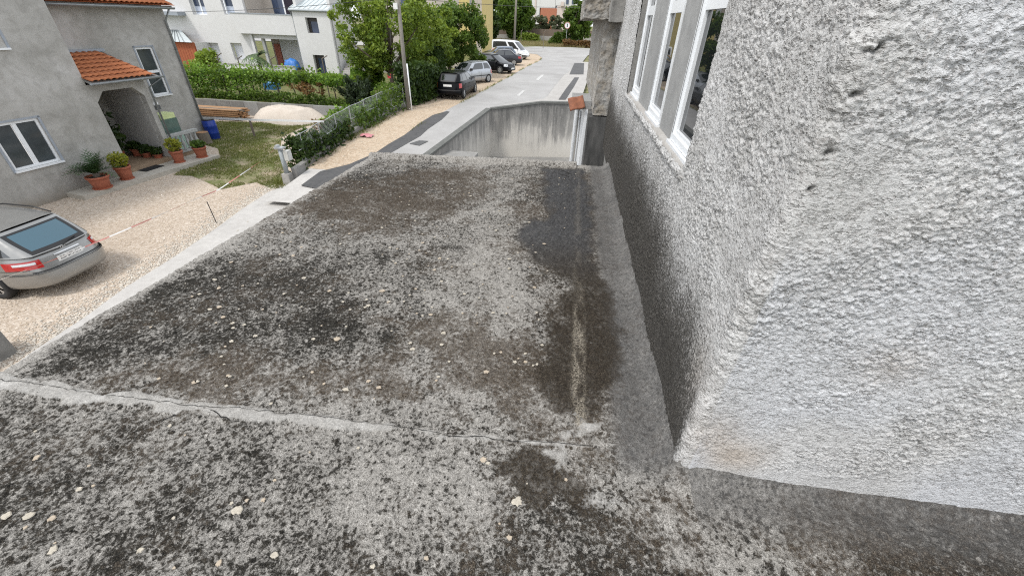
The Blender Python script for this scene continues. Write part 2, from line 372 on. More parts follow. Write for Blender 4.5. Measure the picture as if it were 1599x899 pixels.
    mk = t.ramp(t.math('ADD', t.math('SUBTRACT', A['mort'], t.math('MULTIPLY', speck, .42)), t.math('ADD', t.math('MULTIPLY', t.math('SUBTRACT', n1, .5), 1.1), t.math('MULTIPLY', t.math('SUBTRACT', n4, .5), 1.0))), [(.34, 0.0), (.74, .85)])
    c = t.mix(t.math('MULTIPLY', mk, t.ramp(A['mort'], [(0.0, 0.0), (.15, 1.0)])), c, t.mix(.55, t.ramp(n4, [(.3, (.24, .235, .225)), (.5, (.36, .355, .34)), (.68, (.58, .575, .56))]), pale))
    t.base(c)
    t.rough(t.math('SUBTRACT', .95, t.math('MULTIPLY', A['bit'], .42)))
    t.b.inputs['Specular IOR Level'].default_value = .12
    h = t.math('ADD', t.math('MULTIPLY', n1, .5), t.math('ADD', t.math('MULTIPLY', n2, .5), t.math('MULTIPLY', n3, .3)))
    t.bump(t.math('MULTIPLY', h, t.math('SUBTRACT', 1.0, t.math('MULTIPLY', A['mort'], .6))), 1.0, .014)
    return t.m
SLABMAT = slab_material()
def slab_patch(nx, ny, x0, x1, y0, y1):
    u = np.linspace(0, 1, nx)[:, None]; w = np.linspace(0, 1, ny)[None, :]
    Y = y0(u) + (y1(u) - y0(u)) * w if callable(y0) else y0 + (y1 - y0) * w + 0 * u
    X = x0(Y) + (x1 - x0(Y)) * u if callable(x0) else x0 + (x1 - x0) * u + 0 * w
    return X, Y
u = np.linspace(0, 1, 380)[:, None]; w = np.linspace(0, 1, 700)[None, :]
Y0 = -1.2; X = left_edge(Y0 + (5.8 - Y0) * w) * (1 - u) + .70 * u
Y = Y0 + (far_edge(X) - Y0) * (w ** 1.12)
f = slab_fields(X, Y); Zh = slab_height(X, Y, f); jd = f.pop('jd')
place(grid_mesh('roof_slab', np.stack([X, Y, ZS + Zh], -1), SLABMAT, attrs=f), 'roof_slab', gar)
u = np.linspace(0, 1, 230)[:, None]; w = np.linspace(0, 1, 240)[None, :]
X2 = .70 + 2.3 * u + 0 * w; Y2 = Y0 + (1.25 - Y0) * w + 0 * u
f2 = slab_fields(X2, Y2); Zh2 = slab_height(X2, Y2, f2); f2.pop('jd'); f2['grey'] = np.maximum(f2['grey'], .8 * sstep(.30, .1, WY - Y2)); f2['dark'] += .25 * sstep(1.0, 1.5, X2) * sstep(.6, .2, WY - Y2); f2['brown'] += .3 * sstep(.8, 1.3, X2)
place(grid_mesh('roof_slab', np.stack([X2, Y2, ZS + Zh2], -1), SLABMAT, attrs=f2), 'roof_slab', gar)
# slab edge body and garage walls under it
el = [(float(left_edge(y)), y) for y in np.linspace(-1.2, 5.64, 12)]
outline = el + [(.25, 5.88), (.645, 5.9), (.645, 1.2), (3.0, 1.2), (3.0, -1.2)]
MB().prism([(p[0] + .004, p[1]) for p in outline], ZS - .22, ZS - .03).build('slab_edge', CONC_LIGHT, gar)
MB().prism([(-2.7, -1.0), (-2.5, 5.35), (.6, 5.6), (.6, -1.0)], -1.4, ZS - .222).build('wall', CONC, gar)
# cracked joint: thin dark gaps in the mortar
def ribbon(pts, w, mb, zoff=.004):
    for (a, b, wa, wb) in zip(pts[:-1], pts[1:], w[:-1], w[1:]):
        d = np.array(b) - np.array(a); nrm = np.array([-d[1], d[0]]) / (np.linalg.norm(d) + 1e-9)
        Q = np.array([(a[0] - nrm[0] * wa, a[1] - nrm[1] * wa), (b[0] - nrm[0] * wb, b[1] - nrm[1] * wb), (b[0] + nrm[0] * wb, b[1] + nrm[1] * wb), (a[0] + nrm[0] * wa, a[1] + nrm[1] * wa)])
        zz = slab_height(Q[:, 0], Q[:, 1], slab_fields(Q[:, 0], Q[:, 1]))
        mb.add([(Q[i, 0], Q[i, 1], ZS + zz[i] + .003) for i in range(4)], [(0, 1, 2, 3)])
CRACK = M_plain('crack_shadow', (.012, .011, .010), .95)
def crack(px_pts, w0=.004, jit=.007, zoff=.012, seed=1):
    r = np.random.default_rng(seed); P = [np.array(slab_px(*p)) for p in px_pts]; out = []
    for a, b in zip(P[:-1], P[1:]):
        k = max(2, int(np.linalg.norm(b - a) / .025)); out += [a + (b - a) * i / k + r.normal(0, jit * .5, 2) for i in range(k)]
    out.append(P[-1]); ws = [w0 * (.35 + r.random()) for _ in out]; ws[0] = ws[-1] = .0005
    crk = MB(); ribbon(out, ws, crk, zoff); crk.build('joint_crack', CRACK, gar)
crack([(-30, 595), (40, 598), (90, 606), (150, 616), (200, 622), (235, 626), (290, 633), (350, 638), (420, 643), (500, 651), (560, 659), (610, 666), (660, 674), (720, 683)], .0015, seed=3)
crack([(700, 682), (780, 687), (860, 692), (925, 697)], .0018, seed=4); crack([(330, 640), (352, 655), (380, 660)], .0025, seed=5); crack([(250, 662), (265, 650), (275, 648)], .003, seed=6)
crack([(858, 262), (880, 266), (893, 272)], .012, .004, .01, 7); crack([(862, 268), (875, 272), (890, 276)], .008, .004, .01, 8)
# flat pale lichen rosettes and loose chips
LP = [(598, 455), (575, 478), (490, 530), (527, 530), (372, 797), (808, 783), (343, 880), (10, 806), (46, 806), (82, 810), (85, 858), (125, 764), (411, 484), (440, 478), (471, 480), (515, 455), (475, 435), (532, 382), (606, 473), (770, 489), (820, 553), (380, 447), (335, 437), (312, 460), (458, 400), (602, 425), (700, 405), (660, 380), (735, 307), (660, 366), (618, 412), (365, 513), (382, 508), (520, 352), (545, 458), (536, 472), (722, 490), (795, 405), (748, 466), (58, 715), (640, 462), (690, 440), (795, 840), (430, 868), (220, 860), (755, 718), (560, 700), (648, 330), (700, 290), (780, 330), (600, 300)]
lb = MB(); lt = MB(); r = np.random.default_rng(5)
def rosette(mb, cx, cy, R, z):
    n = 15; ph = r.random() * 6; k = [R * (.62 + .55 * r.random()) for _ in range(n)]
    ring = [(cx + k[i] * math.cos(ph + 6.283 * i / n), cy + k[i] * .85 * math.sin(ph + 6.283 * i / n)) for i in range(n)]
    mb.add([(p[0], p[1], z) for p in ring] + [(cx + (p[0] - cx) * .8, cy + (p[1] - cy) * .8, z + .003) for p in ring], [tuple(range(n, 2 * n))] + [(i, (i + 1) % n, n + (i + 1) % n, n + i) for i in range(n)])
for i, p in enumerate(LP):
    x, y = slab_px(*p); s_ = np.hypot(x, y) * .6 + 1.0
    rosette(lb if i % 3 else lt, x, y, float(r.uniform(.013, .027)) * (.95 if i < 12 else .7), ZS + .006)
for i in range(75):
    x, y = slab_px(r.uniform(300, 850), r.uniform(345, 610)); rosette(lb if r.random() < .6 else lt, x, y, float(r.uniform(.009, .018)), ZS + .006)
for i in range(170):
    x, y = r.uniform(-2.8, .2), r.uniform(.3, 5.7)
    rosette(lt if r.random() < .6 else lb, x, y, float(r.uniform(.005, .012)), ZS + .005)
tag(lb.build('pale_lichen', M_stained('pale_lichen', (.60, .55, .46), (.50, .45, .37), (.30, .27, .22), 45, 130, 200, .95, .2), gar), kind='stuff')
tag(lt.build('tan_lichen', M_stained('tan_lichen', (.50, .43, .34), (.42, .36, .29), (.46, .36, .25), 30, 90, 200, .95, .2), gar), kind='stuff')

# ================================================================ rough plastered building with the windows
bld = thing('plastered_building', 'grey roughcast building with three narrow white framed windows above the garage roof', 'building', (WX, WY, 0))
bld.location = (0, 0, 0)
RC = .045                                     # rounded corner
ZB, ZT = ZS - .02, CAMZ + 1.6
# arc-length coordinate s: 0 at far right of the front wall .. corner .. along the side wall
L1 = 2.3; ARC = RC * math.pi / 2; L2 = 7.15 - WY - RC
sv = np.concatenate([np.linspace(0, L1, 600, endpoint=False), np.linspace(L1, L1 + ARC, 26, endpoint=False), L1 + ARC + np.cumsum(np.concatenate([[0], np.linspace(.004, .016, 680)]))])
sv = sv[sv < L1 + ARC + L2]
zv = np.concatenate([np.linspace(ZB, CAMZ + .25, 520), np.linspace(CAMZ + .27, ZT, 40)])
S, Z = np.meshgrid(sv, zv, indexing='ij')
def wall_base(S):
    x = np.where(S < L1, WX + RC + L1 - S, 0.); y = np.where(S < L1, WY, 0.); nx = np.where(S < L1, 0., -1.); ny = np.where(S < L1, -1., 0.)
    a = np.clip((S - L1) / ARC, 0, 1) * math.pi / 2; m = (S >= L1) & (S < L1 + ARC)
    x = np.where(m, WX + RC - RC * np.sin(a), x); y = np.where(m, WY + RC - RC * np.cos(a), y); nx = np.where(m, -np.sin(a), nx); ny = np.where(m, -np.cos(a), ny)
    q = S >= L1 + ARC; x = np.where(q, WX, x); y = np.where(q, WY + RC + S - L1 - ARC, y); return x, y, nx, ny
bx_, by_, nx_, ny_ = wall_base(S)
Zr = Z - ZS
# roughcast: thrown clumps with drooping lower edges, smoother trowelled patches
wx_ = S + .03 * (fbm(S * 9, Z * 9, 2, 201) - .5); wz_ = Z + .03 * (fbm(S * 9 + 40, Z * 9, 2, 202) - .5)
dzs = (CAMZ + .25 - ZB) / 519
def droop(n, slope, k=7):
    o = n.copy()
    for i in range(1, k): q = np.empty_like(n); q[:, i:] = n[:, :-i]; q[:, :i] = n[:, :1]; o = np.maximum(o, q - slope * i)
    return o
cl1 = droop(fbm(wx_ * 84, wz_ * 118, 2, 211), .09, 4); cl2 = droop(fbm(wx_ * 120, wz_ * 150, 2, 212), .14, 3); cl3 = vnoise(wx_ * 200, wz_ * 210, 215)
patch = fbm(S * 3.2, Z * 3.2, 4, 213)
rough = sstep(.30, .62, patch) * .7 + .3
front = (S < L1).astype(float)
h = rough * (.0043 * sstep(.48, .68, cl1) + .0038 * sstep(.48, .70, cl2) + .002 * cl3 + .003 * sstep(.45, .65, fbm(wx_ * 22, wz_ * 34, 2, 219))) + .009 * (fbm(S * 4, Z * 4, 3, 214) - .5)
smooth_strip = sstep(.15, .06, Zr + .05 * (fbm(S * 5, Z * 5, 3, 209) - .5)) * front
h = h * (1 - .9 * smooth_strip) + .004 * smooth_strip
foot = np.clip(1 - Zr / .10, 0, 1); h += .009 * (1 - np.sqrt(1 - foot ** 2 * .98)) * front
# the corner is thrown unevenly
h += .016 * (fbm(Z * 9, S * 3, 4, 218) - .5) * np.exp(-((S - L1 - ARC / 2) / .05) ** 2) * 2
chip = np.zeros_like(S)
for cpx, cpy, cr in ((1310, 72, .020), (1277, 143, .013), (1246, 236, .012), (1222, 292, .012)):
    zc0 = float(PY(cpx, cpy, WY)[2]); chip += np.exp(-(((S - L1 - .005) / cr) ** 2 + ((Z - zc0 + .3 * (S - L1)) / (cr * .6)) ** 2))
chip *= sstep(.30, .58, fbm(S * 70, Z * 90, 3, 207)) * 1.3
h -= .020 * chip
Xw = bx_ + nx_ * h; Yw = by_ + ny_ * h
# window opening, jagged plaster edge
OY0, OY1, OZ0 = 2.25, 5.15, CAMZ - .635
yc = by_ + .03 * (fbm(Z * 22, S * 5, 3, 221) - .5); zc = Z + .035 * (fbm(S * 18, Z * 5, 3, 222) - .5)
hole = (S > L1 + ARC) & (yc > OY0) & (yc < OY1) & (zc > OZ0) & (Z < CAMZ + .75)
keep = ~(hole[:-1, :-1] | hole[1:, 1:] | hole[:-1, 1:] | hole[1:, :-1])
lip = np.exp(-((zc - OZ0 + .03) / .025) ** 2) * ((S > L1 + ARC) & (by_ > OY0 - .02) & (by_ < OY1 + .05)); Xw -= .02 * lip * (.4 + cl1)
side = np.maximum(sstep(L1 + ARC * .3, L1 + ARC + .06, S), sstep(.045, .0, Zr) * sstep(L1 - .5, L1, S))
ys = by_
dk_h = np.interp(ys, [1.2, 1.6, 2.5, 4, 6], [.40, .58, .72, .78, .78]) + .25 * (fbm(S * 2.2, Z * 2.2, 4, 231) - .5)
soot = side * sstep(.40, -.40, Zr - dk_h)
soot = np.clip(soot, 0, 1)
rust = np.exp(-(((S - (L1 - .17)) / .12) ** 2 + ((Zr - .17) / .10) ** 2)) + .6 * np.exp(-(((S - (L1 - .05)) / .1) ** 2 + ((Zr - .3) / .12) ** 2)) + .5 * np.exp(-(((S - (L1 + ARC + .1)) / .1) ** 2 + ((Zr - .45) / .18) ** 2)) + .4 * np.exp(-(((S - (L1 - .5)) / .12) ** 2 + ((Zr - .75) / .1) ** 2))
cool = front * sstep(.4, .65, fbm(S * 1.6 + 4, Z * 1.6, 3, 241))
t = NT('roughcast_plaster'); v = t.coord()
a1 = t.noise(v, 3.0, 5, .65, .3); a2 = t.noise(v, 60, 3, .7); a3 = t.noise(v, 220, 3, .7)
c = t.ramp(a1, [(.3, (.51, .505, .49)), (.5, (.60, .595, .585)), (.7, (.67, .668, .662))])
c = t.mix(t.math('MULTIPLY', t.attr('cool'), .6), c, (.62, .635, .665))
c = t.mix(t.math('MULTIPLY', t.ramp(a2, [(.36, 1.0), (.46, 0.0)]), .35), c, (.30, .265, .25))
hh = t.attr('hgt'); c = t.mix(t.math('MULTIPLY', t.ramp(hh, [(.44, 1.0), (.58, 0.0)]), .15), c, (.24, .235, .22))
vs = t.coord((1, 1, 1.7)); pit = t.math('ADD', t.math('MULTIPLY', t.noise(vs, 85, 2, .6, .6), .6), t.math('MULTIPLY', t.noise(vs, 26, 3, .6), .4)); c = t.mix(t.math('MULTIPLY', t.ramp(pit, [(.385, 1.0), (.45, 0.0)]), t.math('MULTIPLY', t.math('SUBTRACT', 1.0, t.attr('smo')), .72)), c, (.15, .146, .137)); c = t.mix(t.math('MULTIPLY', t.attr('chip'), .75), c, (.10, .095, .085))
c = t.mix(t.math('MULTIPLY', t.attr('rust'), .5), c, (.47, .37, .27))
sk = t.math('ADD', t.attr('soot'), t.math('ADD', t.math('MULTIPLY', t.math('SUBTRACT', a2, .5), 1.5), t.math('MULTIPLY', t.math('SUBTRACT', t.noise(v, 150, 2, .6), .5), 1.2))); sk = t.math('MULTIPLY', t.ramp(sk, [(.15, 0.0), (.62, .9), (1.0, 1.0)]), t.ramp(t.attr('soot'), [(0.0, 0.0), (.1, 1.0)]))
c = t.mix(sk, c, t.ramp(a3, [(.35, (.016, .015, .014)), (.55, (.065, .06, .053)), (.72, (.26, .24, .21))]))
t.base(c); t.rough(.95); t.b.inputs['Specular IOR Level'].default_value = .2
t.bump(t.math('ADD', t.math('MULTIPLY', t.ramp(pit, [(.36, 0.0), (.52, 1.0)]), .5), t.math('ADD', t.math('MULTIPLY', a2, .4), t.math('MULTIPLY', a3, .5))), 1.0, .010)
PLASTER = t.m
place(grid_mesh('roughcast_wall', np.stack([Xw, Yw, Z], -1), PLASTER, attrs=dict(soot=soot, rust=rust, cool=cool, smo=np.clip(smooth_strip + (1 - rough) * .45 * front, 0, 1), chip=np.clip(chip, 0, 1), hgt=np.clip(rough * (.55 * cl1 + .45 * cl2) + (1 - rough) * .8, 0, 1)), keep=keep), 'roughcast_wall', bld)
# body behind the plaster skin
bk = MB(); bk.b2((WX + .26, WY + .05, -1.4), (9, 12.4, ZT + 1.2)); bk.build('inner_wall', CONC, bld)
MB().b2((WX + .05, 5.9, -1.4), (9, 7.1, ZS - .03)).build('lower_wall', CONC, bld)
# rough sill and jambs of the opening
sill = MB(); ny = 60
Ys = np.linspace(OY0 - .05, OY1 + .05, ny)[:, None]; us = np.linspace(0, 1, 8)[None, :]
sx = WX - .012 + .27 * us + 0 * Ys; sz = OZ0 - .012 + .02 * us + .012 * (fbm(Ys * 12, us * 6, 3, 5) - .5) - .02 * (us == 0)
place(grid_mesh('sill', np.stack([sx, Ys + 0 * us, sz], -1)[:, ::-1], CONC_LIGHT), 'sill', bld)
jm = MB(); jm.b2((WX + .005, OY1 + .005, OZ0 - .03), (WX + .28, OY1 + .1, ZT)).build('jamb', CONC, bld)
MB().b2((WX + .005, OY0 - .1, OZ0 - .03), (WX + .28, OY0 - .004, ZT)).build('jamb', CONC, bld)
MB().b2((WX + .004, OY0 - .1, CAMZ + .72), (WX + .28, OY1 + .1, CAMZ + 1.0)).build('lintel', CONC, bld)
# windows: plane set back
XW = WX + .048
def win(pl, pr, ptop):
    yb0 = PX(*pr, XW)[1]; yb1 = PX(*pl, XW)[1]; z0 = PX(*pl, XW)[2]; return yb0, yb1, z0
WINS = [((1047, 213), (1070, 245)), ((1011, 174), (1029, 192)), ((986, 147), (996, 156))]
spans = []
for pl, pr in WINS:
    y0, y1, z0 = win(pl, pr, 0); y0 = 2.27 if pl[0] == 1047 else y0; z0 = min(z0, OZ0 + .05); z0 = OZ0 + .012; z1 = CAMZ + .72; spans.append((y0, y1))
    fr = MB(); F = .042; X0, X1 = XW, XW + .06
    fr.b2((X0, y0, z0), (X1, y0 + F, z1)).b2((X0, y1 - F, z0), (X1, y1, z1)).b2((X0, y0 + F, z0), (X1, y1 - F, z0 + F)).b2((X0, y0 + F, z1 - F), (X1, y1 - F, z1))
    g = .026; fr.b2((X0 + .012, y0 + F, z0 + F), (X1 + .01, y0 + F + g, z1 - F)).b2((X0 + .012, y1 - F - g, z0 + F), (X1 + .01, y1 - F, z1 - F)).b2((X0 + .012, y0 + F + g, z0 + F), (X1 + .01, y1 - F - g, z0 + F + g)).b2((X0 + .012, y0 + F + g, CAMZ + .08), (X1 + .01, y1 - F - g, CAMZ + .155))
    wf = fr.build('window', WHITE_PVC, bld)
    MB().b2((X0 + .03, y0 + F + g, z0 + F + g), (X0 + .035, y1 - F - g, z1 - F)).build('pane', GLASS, wf)
    MB().b2((X0 - .02, y0 - .01, z0 - .022), (X0 + .03, y1 + .01, z0 - .004)).build('window_sill', WHITE_PVC, wf)
    MB().b2((X0 + .002, y1 - F * .62, z0 + F), (X0 - .0015, y1 - F * .5, z1 - F)).build('gasket', BLACK, wf)
spans.sort(); CPIL = M_stained('cast_concrete', (.40, .40, .39), (.33, .33, .325), (.24, .24, .235), 2, 9, 80, .85, .2)
for (a, b), (c0, d0) in zip(spans[:-1], spans[1:]):
    MB().b2((XW + .008, b + .008, OZ0 - .02), (WX + .25, c0 - .008, ZT)).build('pillar', CPIL, bld)
MB().b2((XW + .008, spans[-1][1] + .008, OZ0 - .02), (WX + .25, OY1 + .02, ZT)).build('pillar', CONC, bld)
# far corner: broken plaster pier, plinth, eave and the white door under its canopy
def rough_box(name, lo, hi, mat, parent, amp=.015, fr=9, seed=1, step=.05):
    bm = bmesh.new(); bmesh.ops.create_cube(bm, size=1.0)
    for vv in bm.verts: vv.co = Vector([lo[i] + (vv.co[i] + .5) * (hi[i] - lo[i]) for i in range(3)])
    cuts = max(2, min(46, int(max(hi[i] - lo[i] for i in range(3)) / step)))
    bmesh.ops.subdivide_edges(bm, edges=bm.edges[:], cuts=cuts, use_grid_fill=True)
    co = np.array([vv.co[:] for vv in bm.verts]); a = co[:, 0] * fr; b = co[:, 1] * fr; cz = co[:, 2] * fr
    dx = fbm(b + 3, cz, 3, seed) - .5; dy = fbm(a, cz + 7, 3, seed + 5) - .5; dz = fbm(a + 2, b + 5, 3, seed + 9) - .5
    for vv, p, q, s3 in zip(bm.verts, dx, dy, dz): vv.co += Vector((p, q, s3)) * amp * 2
    me = bpy.data.meshes.new(name); bm.to_mesh(me); bm.free(); me.materials.append(mat); return place(me, name, parent)
PIER = M_stained('cracked_plaster', (.42, .415, .40), (.27, .26, .245), (.31, .25, .17), 2.2, 11, 38, .95, 1.0, lo=.42, hi=.58)
DAMP = M_stained('damp_concrete', (.035, .035, .035), (.10, .10, .098), (.22, .215, .205), 1.1, 6, 50, .85, .4, streak=True)
rough_box('pier', (.42, 7.32, CAMZ - 1.28), (.93, 12.4, CAMZ + .1), PIER, bld, .018, 14, 3, .06)
rough_box('plinth', (.36, 7.28, -1.4), (.93, 9.3, CAMZ - 1.30), DAMP, bld, .006, 6, 4, .2)
rough_box('eave', (.10, 7.2, CAMZ + .06), (1.0, 12.6, CAMZ + .36), PIER, bld, .03, 16, 6, .03)
rough_box('eave_end', (.46, 6.9, CAMZ + .03), (.64, 7.3, CAMZ + .5), CONC, bld, .03, 7, 8, .06)
eT = MB()
for i in range(5): eT.box((.14 - .03 * (i % 2), 7.3 + i * .32, CAMZ + .385), (.28, .26, .03), .1 * i)
eT.build('broken_eave_tile', M_plain('old_tile', (.10, .065, .05), .9, .3, 9), bld)
dr = thing('door_leaf', 'white framed glazed door leaf standing ajar beneath the small concrete canopy', 'door', (.37, 7.9, -1.0))
dz0, dz1 = -1.38, CAMZ - 1.30; ang = math.atan2(10.0 - 7.9, .20 - .37); dvec = np.array([math.cos(ang), math.sin(ang), 0]); dn = np.array([-dvec[1], dvec[0], 0]); o0 = np.array([0., 0., 0.])
DL = 1.9
def dleaf(name, u0, u1, z0, z1, t0, t1, m, par): return MB().obox(o0 + dvec * u0 + dn * t0 + np.array([0, 0, z0 + 1.0]), dvec * (u1 - u0), dn * (t1 - t0), np.array([0, 0, z1 - z0])).build(name, m, par)
dleaf('stile', 0, .48, dz0, dz1, 0, .06, WHITE_PVC, dr); dleaf('stile', DL - .25, DL, dz0, dz1, 0, .06, WHITE_PVC, dr); dleaf('rail', .48, DL - .25, dz1 - .12, dz1, .002, .058, WHITE_PVC, dr); dleaf('rail', .48, DL - .25, dz0, dz0 + .9, .002, .058, WHITE_PVC, dr)
dleaf('pane', .48, DL - .25, dz0 + .9, dz1 - .12, .02, .035, GLASS, dr); dleaf('glazing_bar', .9, .96, dz0 + .9, dz1 - .12, -.004, .05, WHITE_PVC, dr)
MB().b2((.06, 7.95, CAMZ - 1.30), (.41, 8.9, CAMZ - 1.16)).build('canopy', CPIL, bld)
# loose clay tile lying on the canopy
tl = MB(); nT = 9
A = np.linspace(0, 1, 7)[:, None]; B = np.linspace(0, 1, nT)[None, :]
tx = -.135 + .27 * A + 0 * B; ty = -.11 + .22 * B + 0 * A; tz = .02 * np.sin(A * math.pi * 2) + .0 * B
me = grid_mesh('clay_tile', np.stack([tx, ty, tz + .015 * (fbm(tx * 30, ty * 30, 3, 4) - .5)], -1), M_stained('clay_tile', (.42, .17, .095), (.33, .13, .075), (.14, .07, .05), 8, 20, 80, .9, .4), smooth=True)
bmt = bmesh.new(); bmt.from_mesh(me); bmesh.ops.solidify(bmt, geom=bmt.faces[:], thickness=.025); bmt.to_mesh(me); bmt.free()
ct = PY(900, 161, 7.86); o = place(me, 'clay_tile', None, (ct[0], 7.86, ct[2]), (math.radians(58), math.radians(-14), math.radians(10)))
tag(o, 'loose orange clay roof tile lying tilted on the small concrete canopy', 'roof tile')
# ================================================================ ground, yard, road, ramp
def M_gravel(name, cols, sc=26, sc2=70, bump=.6, patch=1.3, dirt=(.30, .22, .15)):
    t = NT(name); v = t.coord(); vo = t.voro(v, sc, 'Color'); sp = t.new('ShaderNodeSeparateColor'); t.l.new(vo, sp.inputs[0])
    d = t.voro(v, sc2, 'Color'); sp2 = t.new('ShaderNodeSeparateColor'); t.l.new(d, sp2.inputs[0])
    m = t.math('ADD', t.math('MULTIPLY', sp.outputs[0], .55), t.math('MULTIPLY', sp2.outputs[1], .45))
    c = t.ramp(m, [(.1, cols[0]), (.5, cols[1]), (.9, cols[2])])
    p = t.ramp(t.noise(v, patch, 6, .7, .6), [(.48, 0.0), (.72, .75)])
    c = t.mix(p, c, dirt); t.base(c); t.rough(.95); t.b.inputs['Specular IOR Level'].default_value = .2
    t.bump(t.math('ADD', t.voro(v, sc), t.math('MULTIPLY', t.voro(v, sc2), .5)), bump, .03); return t.m
GRAVEL = M_gravel('yard_gravel', ((.35, .28, .215), (.50, .42, .34), (.65, .575, .495)), 22, 52, .6, .5, (.46, .375, .295))
DIRT = M_gravel('verge_dirt', ((.33, .25, .175), (.44, .345, .25), (.56, .47, .37)), 14, 45, .5, .35, (.53, .44, .34))
EARTH = M_gravel('field_earth', ((.10, .11, .045), (.17, .165, .075), (.27, .23, .13)), 1.3, 4, .3, .15, (.12, .15, .05))
t = NT('worn_road'); v = t.coord()
n1 = t.noise(v, .35, 6, .65, .5); n2 = t.noise(v, 45, 3, .6); n3 = t.noise(v, 2.5, 5, .65)
c = t.ramp(n1, [(.3, (.29, .28, .27)), (.5, (.36, .352, .342)), (.7, (.42, .412, .402))])
c = t.mix(t.math('MULTIPLY', t.ramp(n3, [(.55, 0.0), (.75, 1.0)]), .35), c, (.24, .23, .215))
c = t.mix(.22, c, t.ramp(n2, [(.3, .3), (.7, 1.0)]), 'MULTIPLY'); t.base(c); t.rough(.85); t.bump(n2, .3, .006); ROADM = t.m
ASPH = M_stained('dark_asphalt', (.085, .085, .088), (.06, .06, .062), (.13, .128, .125), 1.2, 8, 70, .9, .4)

# neighbour's yard
yard = MB().sheet([(-60, -14), (-9.05, -14), (-9.05, 13.6), (-9.75, 13.9), (-9.75, 24.3), (-60, 24.3)], 0.0).build('yard', GRAVEL); tag(yard, kind='structure')
tag(MB().sheet([(-9.06, -14), (-2.0, -14), (-2.0, 5.9), (-6.3, 13.0), (-9.06, 13.0)], .0).build('driveway', CONC_LIGHT), kind='structure')
STRIPM = M_stained('bleached_concrete', (.60, .58, .55), (.52, .50, .475), (.42, .40, .375), 1.4, 6, 60, .9, .3)
# pale concrete strip on the boundary (flush kerb with rough edge)
pts = [PZ(p[0], p[1], .06) for p in [(452, 286), (418, 300), (380, 326), (337, 356), (270, 402), (200, 447), (130, 495), (60, 543), (0, 586)]]
outer = [(-10.15, 13.7)] + [(p[0] + .03 * math.sin(i * 2.3), p[1]) for i, p in enumerate(pts)] + [(-9.15, -2), (-9.1, -14)]
st = MB().prism(outer + [(-8.0, -14), (-8.0, 10.5), (-9.0, 13.7)], -.3, .06).build('boundary_strip', STRIPM); tag(st, kind='structure')
# lawn patch with worn edge
t = NT('worn_lawn'); v = t.coord()
n1 = t.noise(v, 1.1, 6, .7, .4); n2 = t.noise(v, 30, 4, .7)
g = t.ramp(n2, [(.3, (.07, .085, .025)), (.5, (.13, .15, .045)), (.7, (.23, .22, .09))])
d = t.ramp(n2, [(.3, (.26, .205, .14)), (.7, (.46, .38, .28))])
c = t.mix(t.ramp(n1, [(.45, 0.0), (.62, 1.0)]), g, d); t.base(c); t.rough(.95); t.bump(n2, .8, .03); LAWNM = t.m
LAWN_PX = [(300, 192), (330, 190), (500, 192), (470, 200), (440, 215), (437, 240), (447, 285), (425, 296), (400, 285), (345, 296), (330, 288), (300, 275), (270, 274), (290, 262), (345, 246), (340, 232), (318, 226)]
LAWN = [PZ(p[0], p[1], 0.0)[:2] for p in LAWN_PX]
tag(MB().sheet(LAWN, .008).build('lawn', LAWNM), kind='structure')
# vineyard terrace, far ground
VSOIL = M_gravel('vineyard_soil', ((.05, .075, .02), (.11, .125, .04), (.23, .18, .10)), 5, 20, .5, .6, (.09, .11, .035))
gr = MB()
gr.add([(-400, 69.8, 1.36), (400, 69.8, 1.36), (400, 700, 1.38), (-400, 700, 1.38)], [(0, 1, 2, 3)]).add([(-400, -60, -.3), (-60, -60, -.3), (-60, 69.8, 1.36), (-400, 69.8, 1.36)], [(0, 1, 2, 3)]).add([(9, -60, .6), (400, -60, .6), (400, 69.8, 1.36), (9, 69.8, 1.36)], [(0, 1, 2, 3)]).add([(-60, -60, -.4), (9, -60, -.4), (9, -14, -.1), (-60, -14, -.1)], [(0, 1, 2, 3)])
tag(gr.build('ground', EARTH), kind='structure')
# road built from cross sections along its length
RL = np.array([(-8.3, 9), (-8.1, 13), (-7.75, 16.3), (-7.43, 17.8), (-7.14, 21.2), (-6.6, 23.6), (-5.77, 30.8), (-5.11, 39.5), (-4.56, 48.9), (-3.95, 55.3), (-4.0, 61), (-5.2, 67), (-9, 70), (-30, 72)])
RRt = np.array([(-6.4, 9), (-5.9, 13.0), (-5.54, 16.5), (-4.30, 24.5), (-1.6, 27.8), (-1.42, 28.4), (-.65, 40.4), (1.0, 54), (2.2, 70), (4, 72)])
def strip_mesh(name, xl, xr, ys, mat, dz, nx=6):
    P = np.zeros((nx + 1, len(ys), 3))
    for j, y in enumerate(ys):
        a, b = xl(y), xr(y)
        for i in range(nx + 1): P[i, j] = (a + (b - a) * i / nx, y, zroad(y) + dz)
    return place(grid_mesh(name, P, mat), name)
ys = np.linspace(9, 69.9, 90)
xl_road = lambda y: float(np.interp(y, RL[:, 1], RL[:, 0])) + .10 * (float(vnoise(np.array(y * 2.3), np.array(1.5), 5)) - .5)
xr_road = lambda y: float(np.interp(y, RRt[:, 1], RRt[:, 0]))
tag(strip_mesh('road', xl_road, xr_road, ys, ROADM, .03), kind='structure')
tag(MB().sheet([(-60, 69.9), (40, 69.9), (40, 79), (-.5, 90), (-7, 88), (-12, 80), (-60, 80)], 1.43).build('cross_street', ROADM), kind='structure')
FL = np.array([(-9.75, 13.2), (-9.75, 15.3), (-9.65, 18.7), (-9.42, 21.3), (-8.95, 23.7), (-8.3, 27.5), (-9.2, 31), (-10.0, 38), (-10.6, 62), (-10.6, 72)])
xf = lambda y: float(np.interp(y, FL[:, 1], FL[:, 0]))
tag(strip_mesh('gravel_verge', lambda y: xf(y) - .35, lambda y: xl_road(y) + .3, np.linspace(14.3, 69.8, 80), DIRT, .012), kind='structure')
